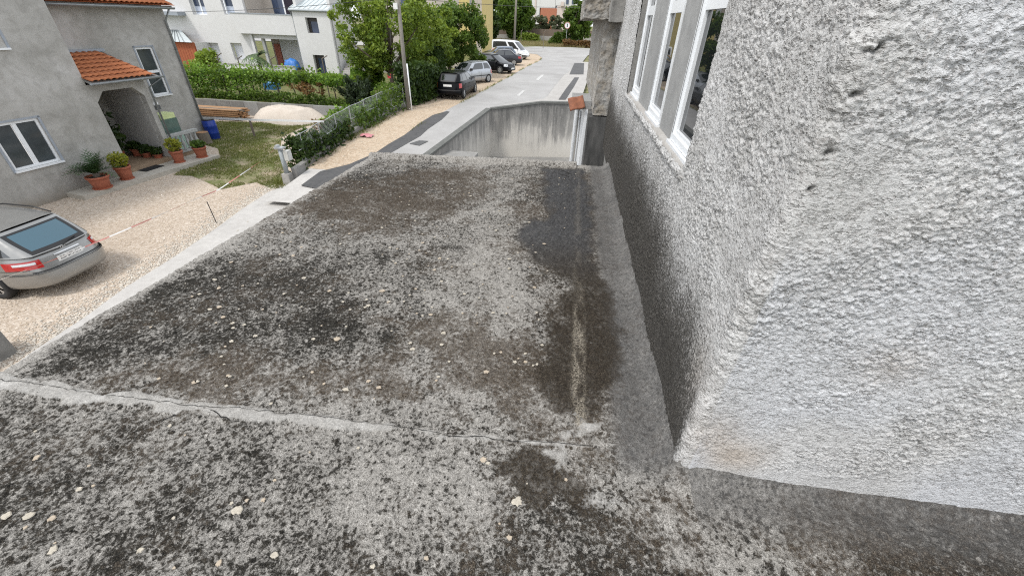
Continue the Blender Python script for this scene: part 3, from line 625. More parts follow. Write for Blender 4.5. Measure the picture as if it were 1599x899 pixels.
tag(strip_mesh('driveway_apron', lambda y: -9.6, lambda y: xl_road(y) + .3, np.linspace(11.5, 14.3, 8), STRIPM, .008), kind='structure')
gy = np.linspace(24.4, 69.85, 40); gu = np.array([0, .3, .6, .8, .92, .97, 1.0]); Pg = np.zeros((len(gu), len(gy), 3))
for j, y in enumerate(gy):
    x1 = xf(y) - .30; zl = np.interp(y, [24, 60, 70], [.72, .72, 1.38])
    for i, u_ in enumerate(gu): Pg[i, j] = (-60 + (x1 + 60) * u_, y, zl + (zroad(y) - zl) * max(0, (u_ - .92) / .08))
tag(place(grid_mesh('vineyard_ground', Pg, VSOIL), 'vineyard_ground'), kind='structure')
# far pavement right of the road, with its dark repair strip
tag(strip_mesh('pavement', xr_road, lambda y: xr_road(y) + 2.2, np.linspace(25.0, 56, 34), CONC_LIGHT, .10), kind='structure')
tag(strip_mesh('roadside_ground', lambda y: xr_road(y) + 2.0, lambda y: 10.0, np.linspace(13, 69.8, 30), EARTH, .06 - .0), kind='structure') if False else None
tag(MB().add([(-4.2, 24.8, 1.1), (-1.4, 25.35, 1.1), (9.2, 26.2, 1.1), (9.2, 69.8, 1.36), (-2.0, 69.8, 1.36)], [(0, 1, 2, 3, 4)]).build('side_ground', EARTH), kind='structure')
def road_patch(name, px, mat, dz=.038):
    poly = [PR(p[0], p[1], .03) for p in px]
    tag(MB().add([(q[0], q[1], zroad(q[1]) + dz) for q in poly], [tuple(range(len(poly)))] if True else 0).build(name, mat), kind='structure')
def patch_strip(name, left, right, mat, dz=.042):
    """two traced edges (same count) -> strip on the road surface"""
    mb = MB(); L_ = [PR(*p, .03) for p in left]; R_ = [PR(*p, .03) for p in right]; vs = []
    for k in range(len(L_) - 1):
        for s_ in range(4):
            f0 = s_ / 4; A_ = L_[k] + (L_[k + 1] - L_[k]) * f0; B_ = R_[k] + (R_[k + 1] - R_[k]) * f0; vs.append((A_, B_))
    vs.append((L_[-1], R_[-1]))
    V = []
    for A_, B_ in vs: V += [(A_[0], A_[1], zroad(A_[1]) + dz), (B_[0], B_[1], zroad(B_[1]) + dz)]
    F = [(2 * i, 2 * i + 1, 2 * i + 3, 2 * i + 2) for i in range(len(vs) - 1)]
    tag(mb.add(V, F).build(name, mat), kind='structure')
patch_strip('asphalt_patch', [(470, 290), (500, 268), (545, 257), (585, 240), (606, 226), (632, 211), (655, 193), (676, 180), (698, 174)], [(520, 300), (545, 277), (575, 262), (607, 241), (640, 222), (656, 213), (668, 202), (690, 187), (702, 175)], ASPH)
patch_strip('asphalt_strip', [(872, 158), (885, 139), (897, 123)], [(883, 158), (895, 139), (904, 123)], ASPH, .122)
patch_strip('asphalt_patch', [(889, 118), (897, 100)], [(911, 118), (912, 100)], ASPH, .115)
for px in ([(836, 125), (846, 117), (850, 117.5), (841, 126)], [(806, 150), (816, 141.5), (820, 142), (811, 150.5)]):
    q = [PR(p[0], p[1], .03) for p in px]
    tag(MB().add([(p[0], p[1], zroad(p[1]) + .04) for p in q], [(0, 1, 2, 3)]).build('road_marking', M_plain('worn_white_paint', (.47, .465, .45), .8, .2, 20)), kind='structure')
q = [PR(p[0], p[1], .03) for p in [(639, 225), (655, 220), (669, 221), (655, 228)]]
tag(MB().add([(p[0], p[1], zroad(p[1]) + .05) for p in q], [(0, 1, 2, 3)]).build('manhole_cover', M_stained('cast_iron', (.09, .09, .09), (.14, .14, .14), (.05, .05, .05), 9, 30, 60, .6, .5)), 'square cast iron manhole cover set in the pale asphalt beside the ramp', 'manhole')
# sunken ramp: floor, far wall, long wall with coping
tag(MB().sheet([(-6.4, 5.6), (.4, 5.6), (.9, 25.6), (-4.6, 25.0), (-5.7, 16.5)], -1.5).build('ramp_floor', CONC), kind='structure')
t = NT('streaked_wall'); v = t.coord()
sv_ = t.coord((1.6, 1.6, .16)); st1 = t.noise(sv_, 2.2, 6, .7, .3); st2 = t.noise(sv_, 7.0, 5, .7); bl = t.noise(v, .55, 5, .6)
sx = t.new('ShaderNodeSeparateXYZ'); t.l.new(v, sx.inputs[0]); hgt = t.math('MULTIPLY', t.math('ADD', sx.outputs[2], 1.5), .36)
k = t.math('ADD', t.math('ADD', t.math('MULTIPLY', st1, .8), t.math('MULTIPLY', st2, .30)), t.math('ADD', t.math('MULTIPLY', hgt, .62), t.math('MULTIPLY', bl, .55)))
c = t.ramp(k, [(.88, (.50, .47, .42)), (1.02, (.33, .315, .29)), (1.16, (.15, .147, .14)), (1.34, (.075, .074, .072))]) if False else None
kk = t.math('SUBTRACT', k, .90)
c = t.ramp(kk, [(.36, (.58, .55, .50)), (.52, (.49, .465, .425)), (.66, (.28, .268, .25)), (.90, (.13, .127, .12))])
c = t.mix(t.ramp(hgt, [(.0, .35), (.08, 0.0)]), c, (.36, .30, .20))
c = t.mix(t.math('MULTIPLY', t.ramp(t.noise(v, 9, 5, .7), [(.6, 0.0), (.66, 1.0)]), .3), c, (.62, .6, .57))
t.base(c); t.rough(.93); t.bump(t.noise(v, 40, 4, .7), .35, .01); STREAK = t.m
rw = thing('retaining_wall', 'streaked concrete retaining wall with dark coping round the sunken ramp', 'retaining wall', (-4.35, 24.4, -1.5))
A0 = np.array([-6.35, 11.0]); A1 = np.array([-4.35, 24.3]); A2 = np.array([-1.5, 25.0]); A3 = np.array([.75, 25.4])
topz = [zroad(11) + .12, 1.22, 1.60, 1.62]
def wallseg(name, p, q, z0p, z0q, z1p, z1q, th, mat, off=0.0):
    d = q - p; n = np.array([-d[1], d[0]]) / np.linalg.norm(d); a0 = p - n * off; b0 = q - n * off; a1 = a0 + n * th; b1 = b0 + n * th; o = np.array([-4.35, 24.4, -1.5])
    vs = [(*a0, z0p), (*b0, z0q), (*b1, z0q), (*a1, z0p), (*a0, z1p), (*b0, z1q), (*b1, z1q), (*a1, z1p)]
    return MB().add([np.array(x) - o for x in vs], [(0, 3, 2, 1), (4, 5, 6, 7), (0, 1, 5, 4), (1, 2, 6, 5), (2, 3, 7, 6), (3, 0, 4, 7)]).build(name, mat, rw)
COPE = M_stained('mossy_coping', (.14, .145, .135), (.09, .095, .088), (.22, .215, .20), 2, 9, 60, .9, .5)
wallseg('wall', A0, A1, -1.5, -1.5, topz[0] - .1, topz[1] - .1, .22, STREAK); wallseg('wall', A1, A2, -1.5, -1.5, topz[1] - .1, topz[2] - .1, .22, STREAK); wallseg('wall', A2, A3, -1.5, -1.5, topz[2] - .1, topz[3] - .1, .22, STREAK)
wallseg('coping', A0, A1, topz[0] - .097, topz[1] - .097, topz[0], topz[1], .30, COPE, .05); wallseg('coping', A1, A2, topz[1] - .095, topz[2] - .095, topz[1] + .002, topz[2] + .002, .30, COPE, .05); wallseg('coping', A2, A3, topz[2] - .096, topz[3] - .096, topz[2] + .001, topz[3] + .001, .30, COPE, .05)
p_ = PZ(690, 236, 0.35); rough_box('concrete_landing', (-5.35, 8.5, -1.5), (-3.85, float(PZ(690, 234, .35)[1]), .35), CONC, None, .01, 5, 2, .3)
tag(bpy.context.scene.objects['concrete_landing'], 'low concrete landing block against the long ramp wall by the garage', 'concrete block')

# ================================================================ street fence, gate post, pole
base_pts = [(-9.75, 13.7), (-9.75, 15.3), (-9.65, 18.7), (-9.42, 21.3), (-8.98, 23.9)]
fz = lambda y: max(0.1, zroad(y))
fen = thing('mesh_fence', 'sagging wire mesh fence with thin pipe rails on a low concrete footing', 'fence', (-9.7, 14, 0)); fo = np.array([-9.7, 14, 0])
fb = MB()
for p, q in zip(base_pts[:-1], base_pts[1:]):
    p = np.array(p); q = np.array(q); d = q - p; n = np.array([-d[1], d[0]]) / np.linalg.norm(d) * .2
    vs = [(*p, -.2), (*q, -.2), (*(q + n), -.2), (*(p + n), -.2), (*p, fz(p[1]) + .22), (*q, fz(q[1]) + .22), (*(q + n), fz(q[1]) + .22), (*(p + n), fz(p[1]) + .22)]
    MB().add([np.array(x) - fo for x in vs], [(0, 3, 2, 1), (4, 5, 6, 7), (0, 1, 5, 4), (1, 2, 6, 5), (2, 3, 7, 6), (3, 0, 4, 7)]).build('footing', CONC, fen)
def fpt(y, h): x = float(np.interp(y, [b[1] for b in base_pts], [b[0] for b in base_pts])) - .1; return np.array([x, y, fz(y) + .22 + h]) - fo
fy = np.linspace(14.6, 23.6, 8)
for y in fy: MB().tube([fpt(y, -.1), fpt(y, 1.0)], .022, 6).build('post', GALV, fen)
for h_ in (.98, .45): MB().tube([fpt(y, h_ - .03 * (i % 2)) for i, y in enumerate(np.linspace(14.3, 23.7, 14))], .014, 5).build('rail', GALV, fen)
wm = MB()
for y in np.arange(14.3, 22.6, .11):
    wm.tube([fpt(y, .0), fpt(y + 1.0, .97)], .0022, 3, False); wm.tube([fpt(y + 1.0, .0), fpt(y, .97)], .0022, 3, False)
tag(wm.build('wire_mesh', GALV, fen), kind='stuff')
gp = thing('gate_post', 'grey metal gate post with a small meter box on a concrete footing', 'gate post', (-10.05, 13.55, 0))
MB().box((0, 0, .2), (.30, .30, .5), taper=.9).build('footing', CONC_LIGHT, gp); MB().lathe([(.085, .42), (.085, 1.32)], n=14).build('pipe', M_plain('grey_paint', (.33, .36, .37), .5, .12), gp, True)
MB().box((0, 0, 1.36), (.30, .24, .06)).box((-.08, 0, 1.42), (.1, .16, .06)).build('cap', GALV, gp)
mbx = MB().box((.20, .05, 1.10), (.16, .24, .34)).build('meter_box', M_plain('pale_box', (.50, .50, .47), .5, .1), gp); MB().box((.284, .05, 1.10), (.006, .18, .26)).build('lid', M_plain('pale_lid', (.58, .58, .56), .5, .08), mbx)
up = thing('utility_pole', 'leaning grey wooden utility pole with a white conduit at its foot, by the hedge', 'utility pole', (-8.72, 23.1, 1.05))
tp = PY(616, -60, 23.4); dv = tp - np.array([-8.72, 23.1, 1.05])
POLEM = M_stained('weathered_pole', (.26, .24, .21), (.19, .175, .155), (.33, .31, .28), 2, 10, 80, .9, .4, streak=True)
MB().tube([(0, 0, -.3), dv * .5, dv * 1.25], [.105, .095, .075], 12).build('pole', POLEM, up, True)
MB().tube([(.22, -.1, -.2), (.22 + dv[0] * .35, -.1, 2.3)], .035, 8).build('conduit', WHITE_PVC, up, True)
ib = PY(619, 10, 23.3) - np.array([-8.72, 23.1, 1.05]); MB().box((ib[0], ib[1] - .12, ib[2]), (.20, .12, .26)).build('fuse_box', M_plain('fuse_box', (.68, .68, .66), .5), up)
# barrier tape: alternating red and white lengths, from the gate post past the car
def tape_run(name, pts, label, w=.013, seg=.55, colours=None):
    tt = thing(name, label, 'barrier tape', pts[0]); o_ = np.array(pts[0]); P = [np.array(p, float) for p in pts]
    Ls = [np.linalg.norm(b - a) for a, b in zip(P[:-1], P[1:])]; cum = np.concatenate([[0], np.cumsum(Ls)]); T = cum[-1]
    at = lambda s: np.array([np.interp(s, cum, [p[i] for p in P]) for i in range(3)])
    s = 0; i = 0
    while s < T - .02:
        e = min(s + seg, T); vs = []
        for q in np.linspace(s, e, 4):
            c0 = at(q) - o_; tw = .9 * math.sin(q * 1.7); vs += [c0 + np.array([math.sin(tw) * w, 0, math.cos(tw) * w]), c0 - np.array([math.sin(tw) * w, 0, math.cos(tw) * w])]
        MB().add(vs, [(2 * k, 2 * k + 1, 2 * k + 3, 2 * k + 2) for k in range(3)]).build('tape_length', colours[i % 2], tt); s = e; i += 1
    return tt
TR = M_plain('tape_red', (.55, .22, .19), .45, .15); TW = M_plain('tape_white', (.78, .76, .74), .45, .06)
tape_run('barrier_tape', [PX(x, y, -10.2) for x, y in [(434, 228), (410, 250), (370, 277), (340, 297), (300, 313), (240, 340), (165, 372), (88, 404), (0, 437), (-120, 478)]], 'red and white striped barrier tape strung from the gate post past the grey estate car', colours=[TR, TW])
rd = MB().tube([PZ(338, 348, .05), PX(323, 315, float(PZ(338, 348, .05)[0]) - .02)], .012, 6).build('iron_rod', RUBBER); tag(rd, 'thin black iron rod stuck upright in the gravel by the concrete strip', 'rod')
bw = thing('brick_pier', 'low pier with red brick cap on a concrete base beside the boundary strip', 'pier', (-9.5, 3.6, 0))
q0 = PZ(28, 545, .05) ; MB().b2((-.75, -.9, 0), (float(q0[0]) + 9.5, float(q0[1]) - 3.6 - .02, .5)).build('base', CONC, bw)
for k in range(3):
    for j in range(3): MB().b2((-.78 + .26 * k, -.86 + .26 * j, .502), (-.78 + .26 * k + .248, -.86 + .26 * j + .248, .60)).build('brick', M_plain('red_brick', (.25, .105, .085), .85, .2, 12) if k + j == 0 else bpy.data.materials['red_brick'], bw)
# ================================================================ leaves helper
def leaf_mesh(name, pts, size, mat, up=.35, aspect=1.7, r=None, shade=None, dirs=None):
    r = r or np.random.default_rng(3); pts = np.asarray(pts, float); n = len(pts)
    sz = size * r.uniform(.6, 1.3, n)[:, None]
    nrm = r.normal(0, 1, (n, 3)); nrm[:, 2] += up * 2; nrm /= np.linalg.norm(nrm, axis=1, keepdims=True)
    a = r.normal(0, 1, (n, 3)) if dirs is None else dirs + r.normal(0, .35, (n, 3)); a -= (a * nrm).sum(1, keepdims=True) * nrm; a /= np.linalg.norm(a, axis=1, keepdims=True) + 1e-9
    b = np.cross(nrm, a); L = a * sz * aspect * .5; W = b * sz * .5
    # leaf = two triangles folded along the midrib would double the count; a kite quad with a lifted tip is enough
    V = np.stack([pts - L, pts - L * .1 + W + nrm * sz * .12, pts + L - nrm * sz * .15, pts - L * .1 - W + nrm * sz * .12], 1).reshape(-1, 3)
    me = bpy.data.meshes.new(name); me.vertices.add(4 * n); me.vertices.foreach_set('co', V.astype(np.float32).ravel())
    me.loops.add(4 * n); me.loops.foreach_set('vertex_index', np.arange(4 * n, dtype=np.int32)); me.polygons.add(n); me.polygons.foreach_set('loop_start', np.arange(0, 4 * n, 4, dtype=np.int32))
    me.update(calc_edges=True)
    at = me.attributes.new('rnd', 'FLOAT', 'FACE'); v = r.random(n) if shade is None else np.clip(shade + r.normal(0, .22, n), 0, 1); at.data.foreach_set('value', v.astype(np.float32))
    me.materials.append(mat); return me
LEAF_MID = M_leaf('leaf_mid', (.035, .075, .013), (.17, .26, .045)); LEAF_LIGHT = M_leaf('leaf_light', (.07, .13, .018), (.32, .41, .07)); LEAF_DARK = M_leaf('leaf_dark', (.016, .038, .010), (.075, .125, .026)); LEAF_VINE = M_leaf('leaf_vine', (.05, .12, .016), (.25, .40, .06)); LEAF_YELLOW = M_leaf('leaf_yellow', (.13, .17, .02), (.45, .44, .06)); LEAF_RED = M_leaf('leaf_red', (.09, .055, .022), (.27, .155, .07)); LEAF_OLIVE = M_leaf('leaf_olive', (.06, .075, .04), (.20, .22, .14)); LEAF_BLUE = M_leaf('leaf_conifer', (.018, .034, .016), (.07, .10, .05))

# ================================================================ grey rendered house across the yard
HW = PZ(62, 322, 0.0); HD = np.array([.08, .9968, 0]); HI = np.array([-.9968, .08, 0]); HRZ = math.atan2(.9968, .08)
def F(px, py, yin=0.0):
    d = ray(px, py); P0 = HW + HI * yin; tt = HI.dot(P0 - CAMP) / HI.dot(d); q = CAMP + d * tt - HW; return float(q.dot(HD)), float(q[2])
def FZ(px, py, z): q = PZ(px, py, z) - HW; return float(q.dot(HD)), float(q.dot(HI))
hs_ = thing('rendered_house', 'grey cement rendered two storey house with a tiled porch roof', 'house', HW, HRZ)
t = NT('cement_render'); v = t.coord()
n1 = t.noise(v, .8, 7, .68, .6); n2 = t.noise(v, 3.5, 6, .7, .4); n3 = t.noise(v, 50, 3, .6)
c = t.ramp(n1, [(.3, (.30, .292, .268)), (.5, (.42, .41, .385)), (.7, (.52, .51, .49))])
c = t.mix(t.math('MULTIPLY', t.ramp(n2, [(.48, 0.0), (.68, 1.0)]), .45), c, (.23, .22, .20))
sx = t.new('ShaderNodeSeparateXYZ'); t.l.new(v, sx.inputs[0]); lowm = t.ramp(t.math('ADD', sx.outputs[2], t.math('MULTIPLY', n2, .7)), [(.35, .7), (.75, 0.0)])
c = t.mix(lowm, c, (.24, .20, .15)); c = t.mix(.2, c, t.ramp(n3, [(.3, .4), (.7, 1.0)]), 'MULTIPLY'); t.base(c); t.rough(.93); t.bump(t.math('ADD', n3, t.math('MULTIPLY', n2, 1.5)), .4, .01); RENDER = t.m
GREYTRIM = M_plain('grey_trim', (.30, .33, .37), .6, .1); GUTTER = M_plain('zinc_gutter', (.27, .29, .30), .45, .15, metal=.3)
DPT = 2.0; sE = F(140, 145)[0]; ZH = 7.2
s_oL = sE + .10; s_oR = F(226, 150)[0]; z_oT = F(180, 140)[1]; s_p = F(262, 225)[0] + .1
TW_ = .25
# window holes are real: the facade is built of pieces round them
wL = (F(24, 266)[0], F(95, 248)[0], F(30, 268)[1] + .02, F(58, 184)[1])
MB().b2((-14, 0, 0), (wL[0], TW_, ZH)).build('wall', RENDER, hs_); MB().b2((wL[1], 0, 0), (sE, TW_, ZH)).build('wall', RENDER, hs_); MB().b2((wL[0], 0, 0), (wL[1], TW_, wL[2])).build('wall', RENDER, hs_); MB().b2((wL[0], 0, wL[3]), (wL[1], TW_, ZH)).build('wall', RENDER, hs_)
MB().b2((sE - .25, TW_, 0), (sE, 10, ZH)).build('wall', RENDER, hs_)
sR = F(285, 100, DPT)[0]
wR = (F(212, 80, DPT)[0], F(266, 146, DPT)[0], F(250, 150, DPT)[1] + .03, F(226, 74, DPT)[1])
y0, y1 = DPT, DPT + .25
MB().b2((sE, y0, 0), (wR[0], y1, ZH - .1)).build('wall', RENDER, hs_); MB().b2((wR[1], y0, 0), (sR, y1, ZH - .1)).build('wall', RENDER, hs_); MB().b2((wR[0], y0, 0), (wR[1], y1, wR[2])).build('wall', RENDER, hs_); MB().b2((wR[0], y0, wR[3]), (wR[1], y1, ZH - .1)).build('wall', RENDER, hs_)
MB().b2((sR - .25, y1, 0), (sR, 10, ZH - .1)).build('wall', RENDER, hs_)
CURT = M_plain('grey_curtain_glass', (.055, .065, .07), .08, .3, 2)
def house_window(s0, s1, z0, z1, yin, parent, panes=2, blind=.0, trim=GREYTRIM, fr=.07):
    w = MB()
    w.b2((s0, yin + .04, z0), (s0 + fr, yin + .12, z1)).b2((s1 - fr, yin + .04, z0), (s1, yin + .12, z1)).b2((s0 + fr, yin + .04, z0), (s1 - fr, yin + .12, z0 + fr)).b2((s0 + fr, yin + .04, z1 - fr), (s1 - fr, yin + .12, z1))
    for k in range(1, panes): m = s0 + (s1 - s0) * k / panes; w.b2((m - fr * .8, yin + .05, z0 + fr), (m + fr * .8, yin + .11, z1 - fr))
    wo = w.build('window', WHITE_PVC, parent)
    for k in range(panes):
        a = s0 + (s1 - s0) * k / panes + fr; b = s0 + (s1 - s0) * (k + 1) / panes - fr
        MB().b2((a, yin + .08, z0 + fr), (b, yin + .085, z1 - fr)).build('pane', CURT, wo)
    MB().b2((s0 - .04, yin - .07, z0 - .05), (s1 + .04, yin + .06, z0 - .003)).build('sill', WHITE_PVC, wo)
    for q in ((s0 - .07, s0 - .002, z0 - .05, z1 + .05), (s1 + .002, s1 + .07, z0 - .05, z1 + .05), (s0 - .07, s1 + .07, z1 + .003, z1 + .06)): MB().b2((q[0], yin - .012, q[2]), (q[1], yin - .001, q[3])).build('surround', trim, wo)
    return wo
house_window(*wL[:2], wL[2], wL[3], 0.0, hs_, 2); 
wo = house_window(wR[0], wR[1], wR[2], wR[3], DPT, hs_, 1); MB().b2((wR[0] + .07, DPT + .05, (wR[2] + wR[3]) / 2 - .05), (wR[1] - .07, DPT + .11, (wR[2] + wR[3]) / 2 + .05)).build('transom', WHITE_PVC, wo)
up2 = F(3, 60)[0]; house_window(up2 - 1.3, up2, F(3, 75)[1], F(3, 75)[1] + 1.3, 0.0, hs_, 2)
# porch front with chamfered opening
zp = F(200, 132)[1] + .12; ch = .32
def porch_front():
    y0_, y1_ = .0, .22; mb = MB(); a, b, top = s_oL, s_oR, z_oT
    outer = [(sE, 0), (a, 0), (a, top - ch), (a + ch, top), (b - ch, top), (b, top - ch), (b, 0), (s_p, 0), (s_p, zp), (sE, zp)]
    n = len(outer); V = [(p[0], y0_, p[1]) for p in outer] + [(p[0], y1_, p[1]) for p in outer]
    mb.add(V, [tuple(range(n)), tuple(range(2 * n - 1, n - 1, -1))] + [(i, n + i, n + (i + 1) % n, (i + 1) % n) for i in range(n)]); return mb.build('porch_front', RENDER, hs_)
porch_front()
INN = M_stained('porch_plaster', (.50, .49, .47), (.43, .42, .40), (.36, .35, .335), 1.0, 5, 50, .9, .15)
MB().b2((s_p - .22, .22, 0), (s_p, DPT, zp)).build('porch_side_wall', INN, hs_); MB().b2((s_p - .225, .225, .3), (s_p - .221, DPT - .01, zp - .2)).build('porch_lining', INN, hs_)
MB().b2((sE, .22, zp - .12), (s_p - .22, DPT, zp - .02)).build('porch_ceiling', INN, hs_)
DOORM = M_plain('dark_door', (.03, .026, .022), .4, .2)
dd = MB().b2((sE + .25, DPT - .05, .3), (sE + 1.3, DPT - .004, 2.35)).build('door', DOORM, hs_); MB().b2((sE + 1.15, DPT - .11, 1.25), (sE + 1.18, DPT - .052, 1.5)).build('handle', GALV, dd)
TILEF = M_stained('porch_floor_tile', (.44, .32, .22), (.38, .27, .18), (.30, .22, .15), 3, 12, 60, .6, .1)
MB().b2((sE, .23, 0), (s_p - .23, DPT, .28)).build('porch_floor', TILEF, hs_); MB().b2((s_oL, -.02, 0), (s_oR, .225, .28)).build('threshold', TILEF, hs_)
# pale step slab in front
fl = FZ(130, 306, .15); frr = FZ(342, 242, .15)
st_ = MB().prism([(fl[0], fl[1]), (frr[0], frr[1]), (frr[0] - .1, .0), (fl[0] + .05, -.005)], 0, .15).build('doorstep', M_stained('pale_step', (.58, .55, .49), (.50, .47, .41), (.40, .36, .30), 2, 8, 60, .8, .15), hs_)
sB1 = F(305, 198)[0]
MB().b2((s_p, .02, 0), (sB1 + .1, DPT, .30)).build('terrace_floor', TILEF, hs_)
# balustrade
BAL = M_stained('cast_balustrade', (.52, .53, .52), (.43, .44, .43), (.33, .34, .33), 3, 12, 60, .85, .15)
bl = MB().b2((s_p + .01, -.05, .98), (sB1, .13, 1.08)).build('balustrade', BAL, hs_); MB().b2((s_p + .01, -.03, .302), (sB1, .11, .38)).build('plinth_rail', BAL, bl)
bprof = [(.055, .38), (.06, .42), (.035, .46), (.06, .60), (.068, .66), (.03, .82), (.045, .90), (.05, .98)]
bme = MB().lathe(bprof, n=10).mesh('baluster', BAL, True); nb = 6
for k in range(nb): place(bme, 'baluster', bl, (s_p + .16 + (sB1 - s_p - .28) * k / (nb - 1), .04, 0))
# porch roof: two tiled slopes, every tile its own piece
zE = F(190, 124, -.35)[1]; sEv0 = sE - .02; sEv1 = F(248, 119, -.35)[0]; zTop = F(130, 81, DPT)[1]; sT1 = F(156, 80, DPT)[0]; sT0 = sE + .03
CLAY = M_stained('clay_roof_tile', (.56, .20, .075), (.48, .16, .06), (.36, .115, .05), 2.2, 11, 60, .8, .25)
tw, tlen = .205, .33
A_ = np.linspace(0, 1, 7)[:, None]; B_ = np.linspace(0, 1, 2)[None, :]
prof = .045 * np.sin(A_ * math.pi) ** 1.0
tme = grid_mesh('roof_tile', np.stack([A_ * tw * 1.04 + 0 * B_, B_ * tlen * 1.12 + 0 * A_, prof + .03 * (1 - B_) + 0 * B_], -1)[::-1], CLAY)
bmt = bmesh.new(); bmt.from_mesh(tme); bmesh.ops.solidify(bmt, geom=bmt.faces[:], thickness=.016); bmt.to_mesh(tme); bmt.free()
pr_ = MB(); prun = DPT + .35; rise = zTop - zE; slopeL = math.hypot(prun, rise); pitch = math.atan2(rise, prun)
MB().add([(sEv0, -.35, zE - .02), (sEv1, -.35, zE - .02), (sT1, DPT, zTop - .02), (sT0, DPT, zTop - .02), (sEv0, -.35, zE - .10), (sEv1, -.35, zE - .10), (sT1, DPT, zTop - .10), (sT0, DPT, zTop - .10)], [(0, 1, 2, 3), (4, 7, 6, 5), (0, 4, 5, 1), (1, 5, 6, 2), (2, 6, 7, 3), (3, 7, 4, 0)]).build('porch_roof', CONC, hs_)
proof = [o for o in hs_.children if o.name.startswith('porch_roof')][0]
rows = int(slopeL / tlen)
for rw_ in range(rows):
    f0 = rw_ * tlen / slopeL; smax = sEv1 + (sT1 - sEv1) * f0
    for k in range(int((smax - sEv0) / tw)):
        o = place(tme, 'roof_tile', proof, (sEv0 + k * tw, -.37 + math.cos(pitch) * rw_ * tlen, zE - .005 + math.sin(pitch) * rw_ * tlen), (pitch + random.uniform(-.02, .02), random.uniform(-.02, .02), random.uniform(-.015, .015)))
MB().b2((sT0 - .1, DPT - .12, zTop - .02), (sT1 + .1, DPT - .003, zTop + .08)).build('ridge_flashing', GREYTRIM, hs_)
MB().add([(sEv1, -.35, zE - .06), (sEv1 + .02, DPT, zE - .06), (sT1, DPT, zTop)], [(0, 1, 2)]).build('roof_side', CLAY, hs_)
def gutter(s0, s1, y, z, r_=.065):
    A = np.linspace(math.pi, 2 * math.pi, 7)[:, None]; S_ = np.array([s0, s1])[None, :]
    me = grid_mesh('gutter', np.stack([S_ + 0 * A, y + r_ * np.cos(A) + 0 * S_, z + r_ * np.sin(A) + 0 * S_], -1), GUTTER)
    b = bmesh.new(); b.from_mesh(me); bmesh.ops.solidify(b, geom=b.faces[:], thickness=.008); b.to_mesh(me); b.free(); return place(me, 'gutter', hs_)
gutter(sEv0 - .12, sEv1 + .1, -.44, zE - .02)
MB().tube([(sEv1 - .05, -.42, zE - .1), (s_p + .06, -.06, zE - .4), (s_p + .06, -.06, .15)], .035, 8).build('downpipe', GUTTER, hs_, True)
# main eave over the recessed wall
ze = F(160, 7, DPT - .45)[1]; yE = DPT - .45
gutter(F(75, 5, yE)[0] - .3, sR + .15, yE, ze - .02, .075); MB().b2((sE + .0, yE + .03, ze - .03), (sR + .1, DPT, ze + .03)).build('soffit', CONC, hs_)
mr = MB().add([(sE, yE - .05, ze + .045), (sR + .2, yE - .05, ze + .045), (sR + .2, 6, ze + 1.9), (sE, 6, ze + 1.9)], [(0, 1, 2, 3)]).build('main_roof', CLAY, hs_)
p2_ = math.atan2(1.86, 6.05 - yE)
for rw_ in range(4):
    for k in range(int((sR + .2 - sE) / tw)):
        place(tme, 'roof_tile', mr, (sE + k * tw, yE - .08 + math.cos(p2_) * rw_ * tlen, ze + .06 + math.sin(p2_) * rw_ * tlen), (p2_ + random.uniform(-.02, .02), 0, random.uniform(-.012, .012)))
MB().tube([(sR - .1, yE, ze - .08), (sR - .1, DPT - .06, ze - .5), (sR - .1, DPT - .06, .3)], .04, 8).build('downpipe', GUTTER, hs_, True)
# small number plate and intercom on the pillar
pq = F(243, 163); MB().b2((pq[0] - .09, -.03, pq[1] - .02), (pq[0] + .09, -.002, pq[1] + .07)).build('nameplate', WHITE_PVC, hs_); MB().b2((pq[0] - .09, -.05, pq[1] - .20), (pq[0] + .11, -.002, pq[1] - .04)).build('letter_box', M_plain('dark_grey_box', (.08, .085, .09), .5), hs_)
pmat = FZ(238, 263, .16); dm = MB().box((0, 0, .012), (.75, .42, .02), 0).build('door_mat', M_plain('black_mat', (.012, .012, .013), .95, .3, 40, bump=.4)); dm.location = PZ(236, 263, .152); dm.rotation_euler[2] = HRZ; tag(dm, 'black rubber door mat on the pale step before the porch', 'door mat')

